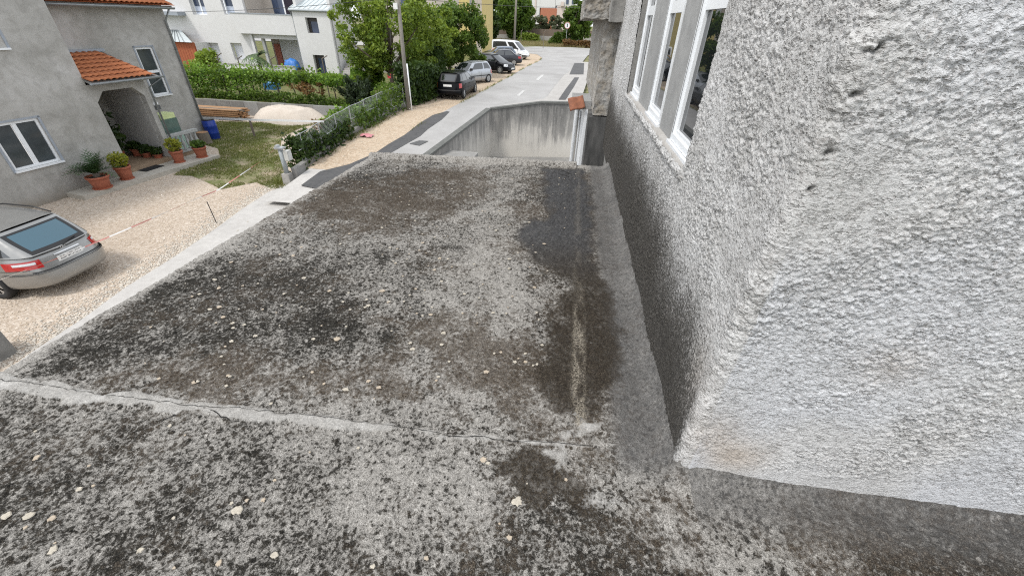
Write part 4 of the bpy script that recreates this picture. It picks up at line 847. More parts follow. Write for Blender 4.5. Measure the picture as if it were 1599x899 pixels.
# ================================================================ potted plants, barrels, stump, yard things
def pot_profile(w, h): return [(w * .34, 0), (w * .36, .01), (w * .46, h * .80), (w * .46, h * .82), (w * .52, h * .83), (w * .52, h), (w * .47, h), (w * .45, h * .9)]
def potted(name, label, px, z, w, h, kind, seed):
    p = PZ(px[0], px[1], z); T_ = thing(name, label, 'potted plant', p, group=None); r = np.random.default_rng(seed)
    po = MB().lathe(pot_profile(w, h), n=18).build('pot', TERRACOTTA, T_, True); MB().lathe([(w * .44, 0), (w * .45, .03)], n=18).build('saucer', TERRACOTTA, po)
    MB().lathe([(w * .445, h * .88), (w * .2, h * .93)], n=14).build('soil', M_plain('potting_soil', (.05, .035, .025), .95, .3, 30), po)
    if kind == 'cycad':
        for k in range(46):
            a = 2.4 * k; el = .45 + .80 * ((k * .37) % 1); L = w * r.uniform(1.25, 1.6); mb = MB(); pts = []
            for s in np.linspace(0, 1, 9): pts.append(np.array([math.cos(a) * L * s * math.cos(el), math.sin(a) * L * s * math.cos(el), h + .06 + L * (math.sin(el) * s - .55 * s * s * math.cos(el))]))
            side = np.array([-math.sin(a), math.cos(a), 0])
            for s in range(1, 9):
                wd = .20 * math.sin(math.pi * min(1, (s + 1) / 10)) + .02; q0, q1 = pts[s - 1], pts[s]
                for sg in (-1, 1): mb.add([q0, q0 + (q1 - q0) * .55, q1 + side * sg * wd + np.array([0, 0, .015]) + (q1 - q0) * .5], [(0, 1, 2)])
            mb.build('frond', bpy.data.materials['cycad_green'] if 'cycad_green' in bpy.data.materials else M_plain('cycad_green', (.035, .075, .022), .4, .3, 9), T_)
        MB().lathe([(.09, h * .9), (.10, h + .05), (.05, h + .1)], n=10).build('trunk', WOOD_GREY, T_)
    else:
        n, rr, hh, m, sz = {'yellow': (330, .30, .42, LEAF_YELLOW, .07), 'low': (260, .28, .22, LEAF_MID, .085), 'dark': (220, .24, .26, LEAF_DARK, .08)}[kind]
        q = r.normal(0, 1, (n, 3)); q /= np.linalg.norm(q, axis=1, keepdims=True); q *= (r.random(n) ** .4)[:, None]
        pts = np.stack([q[:, 0] * rr, q[:, 1] * rr, h + hh * .55 + q[:, 2] * hh * .62], 1)
        place(leaf_mesh('foliage', pts, sz, m, r=r), 'foliage', T_)
        for k in range(4): a = r.random() * 6.28; MB().tube([(0, 0, h * .85), (math.cos(a) * rr * .5, math.sin(a) * rr * .5, h + hh * .6)], .009, 5).build('stem', WOOD_GREY, T_)
    return T_
potted('potted_cycad', 'spiky dark green cycad in the widest terracotta pot at the end of the doorstep', (161, 293), .152, .62, .42, 'cycad', 1)
potted('potted_shrub', 'yellow green shrub in a terracotta pot beside the porch mouth and cycad', (199, 279), .152, .50, .46, 'yellow', 2)
potted('potted_shrub', 'yellow green shrub in a terracotta pot below the balustrade', (281, 253), .152, .46, .46, 'yellow', 3)
potted('potted_plant', 'low dark green plant in a broad terracotta pot at the balustrade end', (316, 245), .152, .50, .42, 'low', 4)
potted('potted_plant', 'small dark plant in a clay pot deep inside the porch', (216, 243), .285, .36, .28, 'dark', 5)
potted('potted_plant', 'small clay pot plant in the porch between two other pots', (231, 245), .285, .34, .18, 'dark', 6)
potted('potted_plant', 'small clay pot plant at the porch side wall', (248, 246), .285, .32, .14, 'dark', 7)
# tall foliage plant in the dark porch
tpn = thing('porch_plant', 'tall dark leafy plant standing in the shaded porch', 'plant', HW + HD * (sE + .95) + HI * 1.45 + np.array([0, 0, .29])); r = np.random.default_rng(8)
q = r.normal(0, 1, (420, 3)); place(leaf_mesh('foliage', np.stack([q[:, 0] * .17, q[:, 1] * .17, .95 + q[:, 2] * .40], 1), .13, LEAF_DARK, r=r), 'foliage', tpn); MB().lathe([(.16, 0), (.2, .3)], n=12).build('pot', TERRACOTTA, tpn)
BLUEP = M_plain('blue_plastic', (.012, .045, .30), .35, .15, 5)
def barrel(px, label, h, rr, cat='barrel'):
    T_ = thing('barrel', label, cat, PZ(px[0], px[1], 0), group='blue plastic barrels')
    b = MB().lathe([(rr * .88, 0), (rr * .97, .04), (rr, h * .3), (rr * 1.04, h * .32), (rr * 1.0, h * .36), (rr, h * .64), (rr * 1.04, h * .67), (rr, h * .71), (rr * .95, h * .93), (rr * .84, h * .97), (rr * .86, h)], n=22).build('drum', BLUEP, T_, True)
    MB().lathe([(rr * .87, h - .03), (rr * .87, h + .02), (rr * .8, h + .03)], n=20).build('lid_ring', BLACK, T_)
barrel((335, 217), 'blue plastic barrel standing open on the lawn beside a tree stump', .92, .29); barrel((313, 207), 'blue plastic barrel half hidden behind the balustrade end', .92, .29)
sp = thing('tree_stump', 'sawn tree stump used as a seat beside the blue barrel', 'tree stump', PZ(322, 224, 0)); MB().lathe([(.30, 0), (.27, .1), (.25, .45), (.25, .52)], n=14).build('log', WOOD_GREY, sp); MB().lathe([(.24, .521), (.05, .53)], n=14).build('cut_face', WOOD, sp)
MINT = M_plain('mint_plastic', (.50, .70, .62), .4, .06); gc = thing('garden_chest', 'mint green tub with a dark glass front and yellow lid on the terrace', 'garden chest', HW + HD * (s_p + .75) + HI * .75 + np.array([0, 0, .3]), HRZ)
MB().b2((-.55, -.3, 0), (.45, .3, .62)).build('tub', MINT, gc); MB().b2((-.55, -.29, .622), (.35, .3, 1.25)).build('screen', M_plain('green_glass', (.10, .16, .14), .2, .2), gc); MB().b2((-.3, -.25, 1.252), (.35, .25, 1.45)).build('lid', M_plain('lime_lid', (.60, .68, .34), .5, .1), gc)
# lumber stack, sand heap, stake and white line
lw = thing('low_wall', 'low grey block wall at the foot of the vine terrace', 'wall', (-20, 24.3, 0)); r = np.random.default_rng(4); x = -34.0
while x < -10.3:
    w_ = .9; MB().b2((x + 20, -.02 + r.normal(0, .008), 0), (x + 20 + w_ - .015, .2, .80 + r.normal(0, .012))).build('block', CONC if r.random() < .6 else CPIL, lw); x += w_
MB().b2((-14, .03, 0), (9.7, .18, .78)).build('core', CONC, lw)
lum = thing('lumber_stack', 'stack of long orange brown planks lying on bearers against the low wall', 'lumber', (-20.4, 23.2, 0)); r = np.random.default_rng(6)
lx0, lx1 = float(PZ(303, 186, 0)[0]) + 20.4 - .8, float(PY(381, 170, 23.4)[0]) + 20.4
for k in range(4): MB().box((lx0 + .5 + k * (lx1 - lx0 - .8) / 3, 0, .06), (.1, 1.0, .12)).build('bearer', WOOD_GREY, lum)
for lay in range(5):
    for k in range(4): MB().box(((lx0 + lx1) / 2 + r.normal(0, .07), -.36 + k * .24 + r.normal(0, .012), .15 + lay * .10), (lx1 - lx0, .225, .075 if lay < 4 else .05), r.normal(0, .008)).build('plank', WOOD if (lay + k) % 5 else WOOD_GREY, lum)
sd = PZ(455, 190, 0); nA, nR = 60, 22; A = np.linspace(0, 2 * math.pi, nA)[:, None]; Rr = np.linspace(0, 1, nR)[None, :]
hx = 2.3 + .3 * np.sin(3 * A) ; hy = 1.35 + .2 * np.cos(2 * A + 1)
X_ = hx * Rr * np.cos(A); Y_ = hy * Rr * np.sin(A); Hh = 1.0 * np.clip(1 - Rr ** 1.7, 0, 1) ** .85 + .55 * (fbm(X_ * 1.1 + 9, Y_ * 1.1 + 4, 5, 8) - .5) * (1 - Rr ** 2)
Hh = np.minimum(Hh, .66 + .22 * fbm(X_ * 2, Y_ * 2, 3, 3))
SANDM = M_stained('pale_sand', (.72, .65, .57), (.66, .58, .50), (.58, .50, .42), 1.5, 8, 60, .95, .5)
so = place(grid_mesh('sand_heap', np.stack([X_, Y_, Hh + 0 * A], -1)[::-1], SANDM), 'sand_heap', None, (sd[0] - .35, sd[1] + .3, -.02)); tag(so, 'big pale sand heap piled in front of the low vineyard wall', 'sand heap')
sk_ = thing('stake', 'short grey wooden stake in the lawn carrying the white line', 'stake', PZ(398, 214, 0)); stp = PY(393, 186, float(PZ(398, 214, 0)[1])); MB().box((0, 0, stp[2] / 2), (.09, .07, stp[2] + .1), .2).build('post', WOOD_GREY, sk_); MB().box((0, 0, stp[2] + .055), (.10, .08, .012), .2).build('top', WOOD, sk_)
yk = float(PZ(398, 214, 0)[1]); wl_ = MB(); a0, a1, a2 = PY(305, 184, yk), PY(398, 187.5, yk - .06), PY(506, 190, yk)
for p, q in ((a0, a1), (a1, a2)): wl_.obox(p + np.array([0, 0, -.045]), q - p, np.array([0, .012, 0]), np.array([0, 0, .09]))
wl_.v = [tuple(x) for x in wl_.v]; wline = thing('white_batten', 'long thin white batten spanning from the house corner to the hedge over the lawn', 'batten', a0)
for p, q in ((a0, a1), (a1, a2)): MB().obox(p - a0 + np.array([0, 0, -.045]), (q - p), np.array([0, .012, 0]), np.array([0, 0, .09])).build('length', WHITE_PVC, wline)
# ================================================================ cars
def paint(name, c, metal=.0, rough=.28):
    t = NT(name); v = t.coord(); n = t.noise(v, 3, 4, .6); t.base(t.ramp(n, [(.3, tuple(q * .93 for q in c)), (.7, tuple(min(1, q * 1.05) for q in c))]))
    t.b.inputs['Metallic'].default_value = metal; t.rough(t.ramp(t.noise(v, 9, 4, .6), [(.3, rough * .85), (.7, rough * 1.3)])); t.b.inputs['Coat Weight'].default_value = .35; t.b.inputs['Coat Roughness'].default_value = .05; return t.m
CARGLASS = M_glass('car_glass', (.010, .013, .015), .02); CARGLASS.node_tree.nodes['Principled BSDF'].inputs['IOR'].default_value = 1.75
t = NT('sky_painted_rear_glass'); t.base((.045, .11, .15)); t.rough(.03); t.b.inputs['IOR'].default_value = 1.7; REARGLASS = t.m  # bright blue sky reflection painted into the base colour of the glass
RIM = M_plain('alloy_rim', (.45, .46, .47), .35, .06, metal=.8); TYRE = RUBBER
LAMP_RED = M_plain('lamp_red', (.42, .012, .012), .15, .15, 18, coat=.6); LAMP_CLEAR = M_plain('lamp_clear', (.62, .64, .66), .12, .15, 14, coat=.8); LAMP_AMBER = M_plain('lamp_amber', (.60, .20, .05), .15, .1, 14, coat=.6)
CHROME = M_plain('chrome', (.7, .7, .7), .15, .02, metal=1.0); PLATE = M_plain('plate_white', (.78, .78, .76), .4, .03); PLATE_TXT = M_plain('plate_print', (.02, .02, .03), .5); TRIM = M_plain('dark_trim', (.03, .03, .032), .55, .1)

def text_mesh(s, size, depth, mat):
    cu = bpy.data.curves.new('txt', 'FONT'); cu.body = s; cu.size = size; cu.extrude = depth; cu.align_x = 'CENTER'; cu.align_y = 'CENTER'
    ob = bpy.data.objects.new('txt', cu); me = bpy.data.meshes.new_from_object(ob); bpy.data.objects.remove(ob); bpy.data.curves.remove(cu)
    me.materials.clear(); me.materials.append(mat); return me

def make_car(name, label, cat, pos, heading, spec, paint_m, group=None):
    """x forward, y left, origin on the ground at the middle of the car"""
    L, W, H = spec['L'], spec['W'], spec['H']; n_ = spec.get('n', 5.0); e = 2 / n_
    T_ = thing(name, label, cat, pos, heading, group)
    zbf = lambda x: spec.get('zb', .20) + .05 * abs(2 * x / L) ** 6
    ztx = np.array(spec['top'])[:, 0] * L; ztz = np.array(spec['top'])[:, 1]
    ztf = lambda x: float(np.interp(x, ztx, ztz))
    TT = [0, .08, .2, .36, .52, .66, .80, .90, .96, 1.0]
    KY = [.86, .94, .975, .995, 1.0, .995, .98, .96, .935, .89]; KX = spec.get('kx', [.955, .99, 1.0, 1.0, .998, .985, .972, .962, .950, .935])
    def S(th, tt, off=0.0):
        c, s = math.cos(th), math.sin(th); x = L / 2 * math.copysign(abs(c) ** e, c); y = W / 2 * math.copysign(abs(s) ** e, s)
        kx = np.interp(tt, TT, KX); ky = np.interp(tt, TT, KY); X = x * kx; Y = y * ky; z = zbf(x) + tt * (ztf(x) - zbf(x))
        nx, ny = math.copysign(abs(c) ** (2 - e), c) / (L / 2), math.copysign(abs(s) ** (2 - e), s) / (W / 2); q = math.hypot(nx, ny) + 1e-9
        return np.array([X + off * nx / q, Y + off * ny / q, z])
    def th_of_x(x, side):                       # side +1 left
        c = math.copysign(min(1, abs(2 * x / L)) ** (1 / e), x); return side * math.acos(max(-1, min(1, c)))
    def tz(x, z): return (z - zbf(x)) / (ztf(x) - zbf(x))
    NT_ = 64
    us = np.linspace(0, 1, NT_ // 4 + 1)[:-1] ; ths = []
    for qd in range(4):
        for u_ in us: ths.append((qd + (u_ + .0)) * math.pi / 2)
    rings = []; V = []; Fc = []
    for tt in TT:
        for th in ths: V.append(S(th, tt))
    nt = len(ths)
    for i in range(len(TT) - 1):
        for k in range(nt): a = i * nt + k; b = i * nt + (k + 1) % nt; Fc.append((a, b, b + nt, a + nt))
    # top skin: rows pairing left and right points
    top0 = (len(TT) - 1) * nt; half = nt // 2; NX = 6; rows = []
    for k in range(0, half + 1):
        a = top0 + k; b = top0 + (nt - k) % nt
        if a == b: rows.append([a] * (NX + 1)); continue
        pa, pb = np.array(V[a]), np.array(V[b]); row = [a]
        for j in range(1, NX):
            f = j / NX; p = pa + (pb - pa) * f; p[2] += .035 * (1 - (2 * f - 1) ** 2); row.append(len(V)); V.append(p)
        row.append(b); rows.append(row)
    for r0, r1 in zip(rows[:-1], rows[1:]):
        for j in range(NX):
            fc = (r0[j], r0[j + 1], r1[j + 1], r1[j]); fc = tuple(dict.fromkeys(fc))
            if len(fc) > 2: Fc.append(fc)
    Fc.append(tuple(range(nt))[::-1])
    me = MB().add(V, Fc).mesh('body', paint_m, True)
    bm = bmesh.new(); bm.from_mesh(me); bmesh.ops.remove_doubles(bm, verts=bm.verts, dist=.0005); bmesh.ops.recalc_face_normals(bm, faces=bm.faces); bm.to_mesh(me); bm.free()
    wr = spec.get('wr', .31); xa = spec['axles']; wy = W / 2 - .09
    body = place(me, 'body', T_)
    cut = MB()
    for x in xa:
        for s in (-1, 1): cut.tube([(x, s * (W / 2 - .26), wr + .01), (x, s * (W / 2 + .2), wr + .01)], wr + .055, 26)
    cme = cut.mesh('cut'); co = place(cme, 'cut'); md = body.modifiers.new('arch', 'BOOLEAN'); md.operation = 'DIFFERENCE'; md.object = co; md.solver = 'EXACT'
    bpy.context.view_layer.update(); dg = bpy.context.evaluated_depsgraph_get(); nm = bpy.data.meshes.new_from_object(body.evaluated_get(dg))
    if len(nm.polygons) > 100:
        body.modifiers.clear(); body.data = nm
    else: body.modifiers.clear()
    bpy.data.objects.remove(co)
    try: body.data.set_sharp_from_angle(angle=math.radians(38))
    except Exception: pass
    body.data.materials.clear(); body.data.materials.append(paint_m)
    # wheels
    for x in xa:
        for s in (-1, 1):
            wo = thing('wheel', None, None); wo.parent = T_; wo.location = (x, s * wy, wr); wo.rotation_euler = (math.pi / 2 * -s, 0, 0)
            w = .19
            MB().lathe([(wr * .62, -w / 2), (wr * .94, -w / 2), (wr, -w / 2 + .03), (wr, w / 2 - .03), (wr * .94, w / 2), (wr * .64, w / 2 - .005), (wr * .62, w / 2 - .03)], n=28).build('tyre', TYRE, wo, True)
            rm = MB().lathe([(wr * .62, w / 2 - .02), (wr * .56, w / 2 - .04), (wr * .54, -.02), (.02, -.02)], n=28)
            ns = spec.get('spokes', 6)
            rm.lathe([(.07, w / 2 - .05), (.05, w / 2 - .012)], n=10)
            for k in range(ns): a = 2 * math.pi * k / ns; rm.box((math.cos(a) * wr * .33, math.sin(a) * wr * .33, w / 2 - .035), (wr * .5, .055, .03), a)
            rm.build('rim', spec.get('rim', RIM), wo)
    # cabin
    g = spec['cab']; zb_ = lambda x: ztf(x) - .015
    xw, xr, xw2, xr2 = g['xw'], g['xr'], g['xw2'], g['xr2']; wb, wt = W / 2 * g.get('wb', .90), W / 2 * g.get('wt', .70)
    def side_pt(f, h, s, off=0.0):            # f 0 rear..1 front, h 0 belt..1 roof
        xb = xr + (xw - xr) * f; xt = xr2 + (xw2 - xr2) * f; bow = 4 * f * (1 - f)
        zb0 = zb_(xb); zt0 = H - .05 - .05 * (2 * f - 1) ** 2 * (1 if f > .5 else g.get('rdrop', .6))
        yb = min(wb * (.96 + .04 * bow), W / 2 * max(.01, 1 - abs(2 * xb / (L * .975)) ** n_) ** (1 / n_) * .95); yt = wt * (.94 + .06 * bow); y = yb + (yt - yb) * h + .035 * math.sin(math.pi * h) * .6 + off
        return np.array([xb + (xt - xb) * h, s * y, zb0 + (zt0 - zb0) * h])
    def end_pt(front, u_, h, off=0.0):        # u -1..1 across
        f = 1 if front else 0; p = side_pt(f, h, 1); bulge = (.10 if front else .07) * (1 - u_ * u_)
        return np.array([p[0] + (bulge + off) * (1 if front else -1), p[1] * u_, p[2] + .02 * (1 - u_ * u_) * h])
    def patch(fn, u0, u1, h0, h1, nu=6, nh=5, flip=False):
        U = np.linspace(u0, u1, nu + 1); Hh_ = np.linspace(h0, h1, nh + 1); P = np.array([[fn(a, b) for b in Hh_] for a in U]); return P[::-1] if flip else P
    shell = []
    for s in (-1, 1):
        fr_ = g['side']                        # list of (f0,f1,kind) kinds: p,g
        for f0, f1, kd in fr_:
            fn = lambda a, b, s=s: side_pt(a, b, s)
            if kd == 'g':
                place(grid_mesh('side_window', patch(fn, f0, f1, .07, .88, 6, 5, s < 0), spec.get('glass', CARGLASS)), 'side_window', T_)
                shell.append(patch(fn, f0, f1, 0, .07, 6, 1, s < 0)); shell.append(patch(fn, f0, f1, .88, 1, 6, 2, s < 0))
            else: shell.append(patch(fn, f0, f1, 0, 1, 2, 6, s < 0))
    for front in (True, False):
        fn = lambda a, b, fr=front: end_pt(fr, a, b); m_ = g.get('fm', .06); gl = spec.get('glass', CARGLASS) if front else spec.get('rear_glass', CARGLASS); h0_, h1_ = (.03, .93) if front else g.get('rh', (.06, .92))
        place(grid_mesh('windscreen' if front else 'rear_window', patch(fn, -1 + 2 * m_, 1 - 2 * m_, h0_, h1_, 12, 6, front), gl), 'windscreen' if front else 'rear_window', T_)
        for a, b in ((-1, -1 + 2 * m_), (1 - 2 * m_, 1)): shell.append(patch(fn, a, b, 0, 1, 2, 6, front))
        shell.append(patch(fn, -1 + 2 * m_, 1 - 2 * m_, 0, h0_, 12, 1, front)); shell.append(patch(fn, -1 + 2 * m_, 1 - 2 * m_, h1_, 1, 12, 2, front))
        if not front and g.get('rear_border'):
            bd = MB(); fo = lambda a, b: end_pt(False, a, b, .006); m2 = m_; bw_ = .05
            for (a, b, c0, c1) in ((-1 + 2 * m2, -1 + 2 * m2 + .12, h0_, h1_), (1 - 2 * m2 - .12, 1 - 2 * m2, h0_, h1_), (-1 + 2 * m2 + .12, 1 - 2 * m2 - .12, h0_, h0_ + .13), (-1 + 2 * m2 + .12, 1 - 2 * m2 - .12, h1_ - .06, h1_)):
                P = patch(fo, a, b, c0, c1, 8, 5); nn, mm = P.shape[:2]; vs = P.reshape(-1, 3); bd.add(vs, [(i * mm + j, i * mm + j + 1, (i + 1) * mm + j + 1, (i + 1) * mm + j) for i in range(nn - 1) for j in range(mm - 1)])
            bd.build('window_border', BLACK, T_, True)
    # roof skin
    NXr, NYr = 14, 10; P = np.zeros((NXr + 1, NYr + 1, 3))
    for i in range(NXr + 1):
        f = i / NXr; l = side_pt(f, 1, 1); rr_ = side_pt(f, 1, -1)
        for j in range(NYr + 1):
            u_ = -1 + 2 * j / NYr; p = rr_ + (l - rr_) * (j / NYr); p[2] += .055 * (1 - u_ ** 4) ; ef = end_pt(True, u_, 1)[0] - side_pt(1, 1, 1)[0]; eb = end_pt(False, u_, 1)[0] - side_pt(0, 1, 1)[0]
            p[0] += ef * f ** 3 + eb * (1 - f) ** 3; P[i, j] = p
    shell.append(P)
    sm = MB()
    for P in shell:
        nn, mm = P.shape[:2]; sm.add(P.reshape(-1, 3), [(i * mm + j, (i + 1) * mm + j, (i + 1) * mm + j + 1, i * mm + j + 1) for i in range(nn - 1) for j in range(mm - 1)])
    me = sm.mesh('roof_and_pillars', paint_m, True); bm = bmesh.new(); bm.from_mesh(me); bmesh.ops.remove_doubles(bm, verts=bm.verts, dist=.002); bmesh.ops.recalc_face_normals(bm, faces=bm.faces); bm.to_mesh(me); bm.free(); place(me, 'roof_and_pillars', T_)
    try: me.set_sharp_from_angle(angle=math.radians(50))
    except Exception: pass
    MB().b2((xr2 + .25, -wt * .8, H - .13), (xw2 - .2, wt * .8, H - .11)).build('headlining', BLACK, T_)
    # trim wrapped on the body surface
    def wrap(nm, th0, th1, z0, z1, mat, off=.008, nu=12, nh=3, both=True, zt=None, parent=None):
        outs = []
        for s in ((1, -1) if both else (1,)):
            P = np.array([[S(s * th, tz(S(th, .5)[0] / 1.0, z0 + (z1 - z0) * h), off) for h in np.linspace(0, 1, nh + 1)] for th in np.linspace(th0, th1, nu + 1)])
            outs.append(place(grid_mesh(nm, P if s > 0 else P[::-1], mat), nm, T_))
        return outs
    for it in spec.get('wrap', []): wrap(*it[:6], **(it[6] if len(it) > 6 else {}))
    # door seams and handles along the side
    for x in spec.get('seams', []):
        for s in (-1, 1):
            th = th_of_x(x, s); th2 = th_of_x(x + .012, s); P = np.array([[S(a, tt_, .004) for tt_ in np.linspace(.08, .97, 7)] for a in (th, th2)]); place(grid_mesh('door_seam', P if s < 0 else P[::-1], BLACK), 'door_seam', T_)
    for x in spec.get('handles', []):
        for s in (-1, 1): p = S(th_of_x(x, s), .80, .012); MB().box(p, (.17, .03, .03)).build('door_handle', spec.get('handle_m', paint_m), T_)
    for s in (-1, 1):
        mx_ = xw - .28; p = side_pt(.93, .12, s); mo = MB().box((p[0] + .02, p[1] + s * .10, p[2] + .03), (.13, .20, .14), 0, .8).build('side_mirror', spec.get('mirror_m', paint_m), T_)
        MB().box((p[0] - .05, p[1] + s * .10, p[2] + .03), (.006, .16, .10)).build('mirror_glass', CHROME, mo)
    # number plates
    for end, z in (('rear', spec.get('plz_r', .75)), ('front', spec.get('plz_f', .42))):
        sg = -1 if end == 'rear' else 1; xx = S(0 if sg > 0 else math.pi, tz(sg * L / 2, z), .012)[0]
        pl = MB().box((xx, 0, z), (.012, .52, .115)).build('number_plate', PLATE, T_)
        if spec.get('plate'):
            tm = place(text_mesh(spec['plate'], .095, .001, PLATE_TXT), 'plate_lettering', pl, (xx + sg * .008, 0, z), (math.pi / 2, 0, math.pi / 2 * sg)); tm.scale = (.92, 1, 1)
    return T_, S, tz, end_pt, side_pt
D2R = math.radians
SIL = paint('silver_paint', (.44, .46, .49), .55, .3); BLK = paint('black_paint', (.005, .0055, .007), 0, .22); BLK.node_tree.nodes['Principled BSDF'].inputs['Coat Weight'].default_value = 0; BLK.node_tree.nodes['Principled BSDF'].inputs['Specular IOR Level'].default_value = .16; NAVY = paint('dark_blue_paint', (.012, .014, .022)); GREYB = paint('blue_grey_paint', (.16, .19, .24), .4); WHT = paint('white_paint', (.74, .76, .78), 0, .3); BEIGE = paint('grey_beige_paint', (.32, .318, .308), .6, .28)
HATCH_TOP = [(-.5, .93), (-.44, .96), (-.1, .93), (.14, .92), (.22, .90), (.36, .82), (.46, .70), (.5, .58)]
def hatch(L=4.1, W=1.71, H=1.43, three=False):
    sd = [(0, .10, 'p'), (.10, .38, 'g'), (.38, .43, 'p'), (.43, .88, 'g'), (.88, 1, 'p')] if three else [(0, .09, 'p'), (.09, .20, 'g'), (.20, .23, 'p'), (.23, .52, 'g'), (.52, .57, 'p'), (.57, .90, 'g'), (.90, 1, 'p')]
    return dict(L=L, W=W, H=H, top=HATCH_TOP, axles=(-L * .5 + .72, L * .5 - .83), wr=.30, zb=.19, n=4.6, seams=[L * .17, -L * .10] + ([] if three else [-L * .26]), handles=[-L * .04] + ([] if three else [-L * .22]),
        cab=dict(xw=L * .235, xr=-L * .475, xw2=L * .055, xr2=-L * .36, side=sd, rear_border=True),
        wrap=[('tail_light', math.pi - .95, math.pi - .62, .62, .95, LAMP_RED), ('head_light', .42, .80, .56, .70, LAMP_CLEAR), ('side_moulding', .98, math.pi - .98, .50, .56, TRIM, dict(nu=20)), ('bumper_strip', math.pi - .75, math.pi, .46, .53, TRIM), ('bumper_strip', 0, .75, .40, .46, TRIM)], mirror_m=TRIM)
pr = lambda px, py: PR(px, py, .012)
# 1 black hatchback seen from behind
a_, b_, c_ = pr(723, 155), pr(741, 144), pr(688, 152); hd = math.atan2(b_[1] - a_[1], b_[0] - a_[0])
sp1 = hatch(4.1, 1.71, 1.43); mid = (a_ + c_) / 2; fw = np.array([math.cos(hd), math.sin(hd), 0]); ctr = mid + fw * (4.1 / 2 - .72)
ctr[2] = zroad(ctr[1]) + .012
make_car('parked_car', 'black five door hatchback parked against the hedge, its tailgate to the yard', 'car', ctr, hd, sp1, BLK, 'cars parked on the verge')
# 2 silver three-door hatchback
hd = math.atan2(-.85, -.53); fw = np.array([math.cos(hd), math.sin(hd), 0]); lf = np.array([-fw[1], fw[0], 0]); p0 = pr(762, 129); sp2 = hatch(3.82, 1.65, 1.44, True); ctr = p0 + fw * 1.19 - lf * .74; ctr[2] = zroad(ctr[1]) + .012
make_car('parked_car', 'silver three door hatchback parked nose in between the two black cars', 'car', ctr, hd, sp2, SIL, 'cars parked on the verge')
# 3 black family car, bonnet to the road
hd = math.atan2(-.40, .917); fw = np.array([math.cos(hd), math.sin(hd), 0]); lf = np.array([-fw[1], fw[0], 0]); p0 = pr(781, 115.5); sp3 = hatch(4.25, 1.76, 1.47); sp3['cab'] = dict(sp3['cab'], xw=4.25 * .28, xw2=4.25 * .06, rear_border=False)
sp3['wrap'] = [('tail_light', math.pi - .95, math.pi - .62, .62, .95, LAMP_RED), ('head_light', .40, .92, .58, .76, LAMP_CLEAR), ('grille', 0, .30, .50, .66, TRIM), ('bumper_intake', 0, .5, .26, .36, TRIM)]; ctr = p0 - fw * 1.29 + lf * .78; ctr[2] = zroad(ctr[1]) + .012
make_car('parked_car', 'black family car with clear round headlights, bonnet pointing at the road', 'car', ctr, hd, sp3, BLK, 'cars parked on the verge')
# 4 dark saloon, boot to the road
SAL_TOP = [(-.5, .88), (-.46, .93), (-.30, .95), (-.1, .92), (.14, .91), (.24, .88), (.38, .80), (.46, .70), (.5, .56)]
def saloon(L=4.5, W=1.74, H=1.43): return dict(L=L, W=W, H=H, top=SAL_TOP, axles=(-L * .5 + .92, L * .5 - .86), wr=.31, n=4.6, seams=[L * .16, -L * .07, -L * .25], handles=[-L * .02, -L * .2], cab=dict(xw=L * .22, xr=-L * .36, xw2=L * .05, xr2=-L * .22, side=[(0, .10, 'p'), (.10, .48, 'g'), (.48, .53, 'p'), (.53, .90, 'g'), (.90, 1, 'p')]), wrap=[('tail_light', math.pi - .92, math.pi - .5, .66, .84, LAMP_RED), ('head_light', .42, .80, .56, .70, LAMP_CLEAR), ('side_moulding', .98, math.pi - .98, .48, .53, TRIM, dict(nu=20))])
hd = math.atan2(-.22, -.975); fw = np.array([math.cos(hd), math.sin(hd), 0]); p0 = pr(812, 103); ctr = p0 + fw * 2.25 + np.array([.1, .72, 0]); ctr[2] = zroad(ctr[1]) + .012
make_car('parked_car', 'dark blue saloon with its boot to the road in front of the van', 'car', ctr, hd, saloon(), NAVY, 'cars parked on the verge')
ctr = PR(790, 98) + np.array([-1.0, 1.2, 0]); ctr[2] = 1.412
make_car('parked_car', 'blue grey car mostly hidden between the dark saloon and the white van', 'car', ctr, hd + .1, hatch(4.0, 1.7, 1.5), GREYB, 'cars parked on the verge')
# 5 white van
VAN_TOP = [(-.5, 1.10), (-.3, 1.10), (.2, 1.08), (.30, 1.05), (.36, 1.0), (.44, .88), (.49, .72), (.5, .6)]
van = dict(L=4.8, W=1.92, H=1.97, top=VAN_TOP, axles=(-2.4 + .95, 2.4 - .86), wr=.33, zb=.22, n=5, seams=[1.15, .15, -1.0], handles=[.3], cab=dict(xw=4.8 * .36, xr=-4.8 * .47, xw2=4.8 * .16, xr2=-4.8 * .45, wb=.93, wt=.82, side=[(0, .06, 'p'), (.06, .34, 'g'), (.34, .62, 'g'), (.62, .69, 'p'), (.69, .95, 'g'), (.95, 1, 'p')]), wrap=[('tail_light', math.pi - .9, math.pi - .66, .8, 1.2, LAMP_RED), ('head_light', .40, .85, .70, .95, LAMP_CLEAR), ('bumper', 0, .95, .26, .52, TRIM), ('side_moulding', .98, math.pi - .98, .50, .60, TRIM, dict(nu=20))], mirror_m=TRIM)
hd = math.atan2(-.30, .95); fw = np.array([math.cos(hd), math.sin(hd), 0]); p0 = pr(822, 94.5); ctr = p0 - fw * 2.4 + np.array([.1, .75, 0]); ctr[2] = 1.412
make_car('parked_van', 'white passenger van with black side windows at the end of the parked row', 'van', ctr, hd, van, WHT)
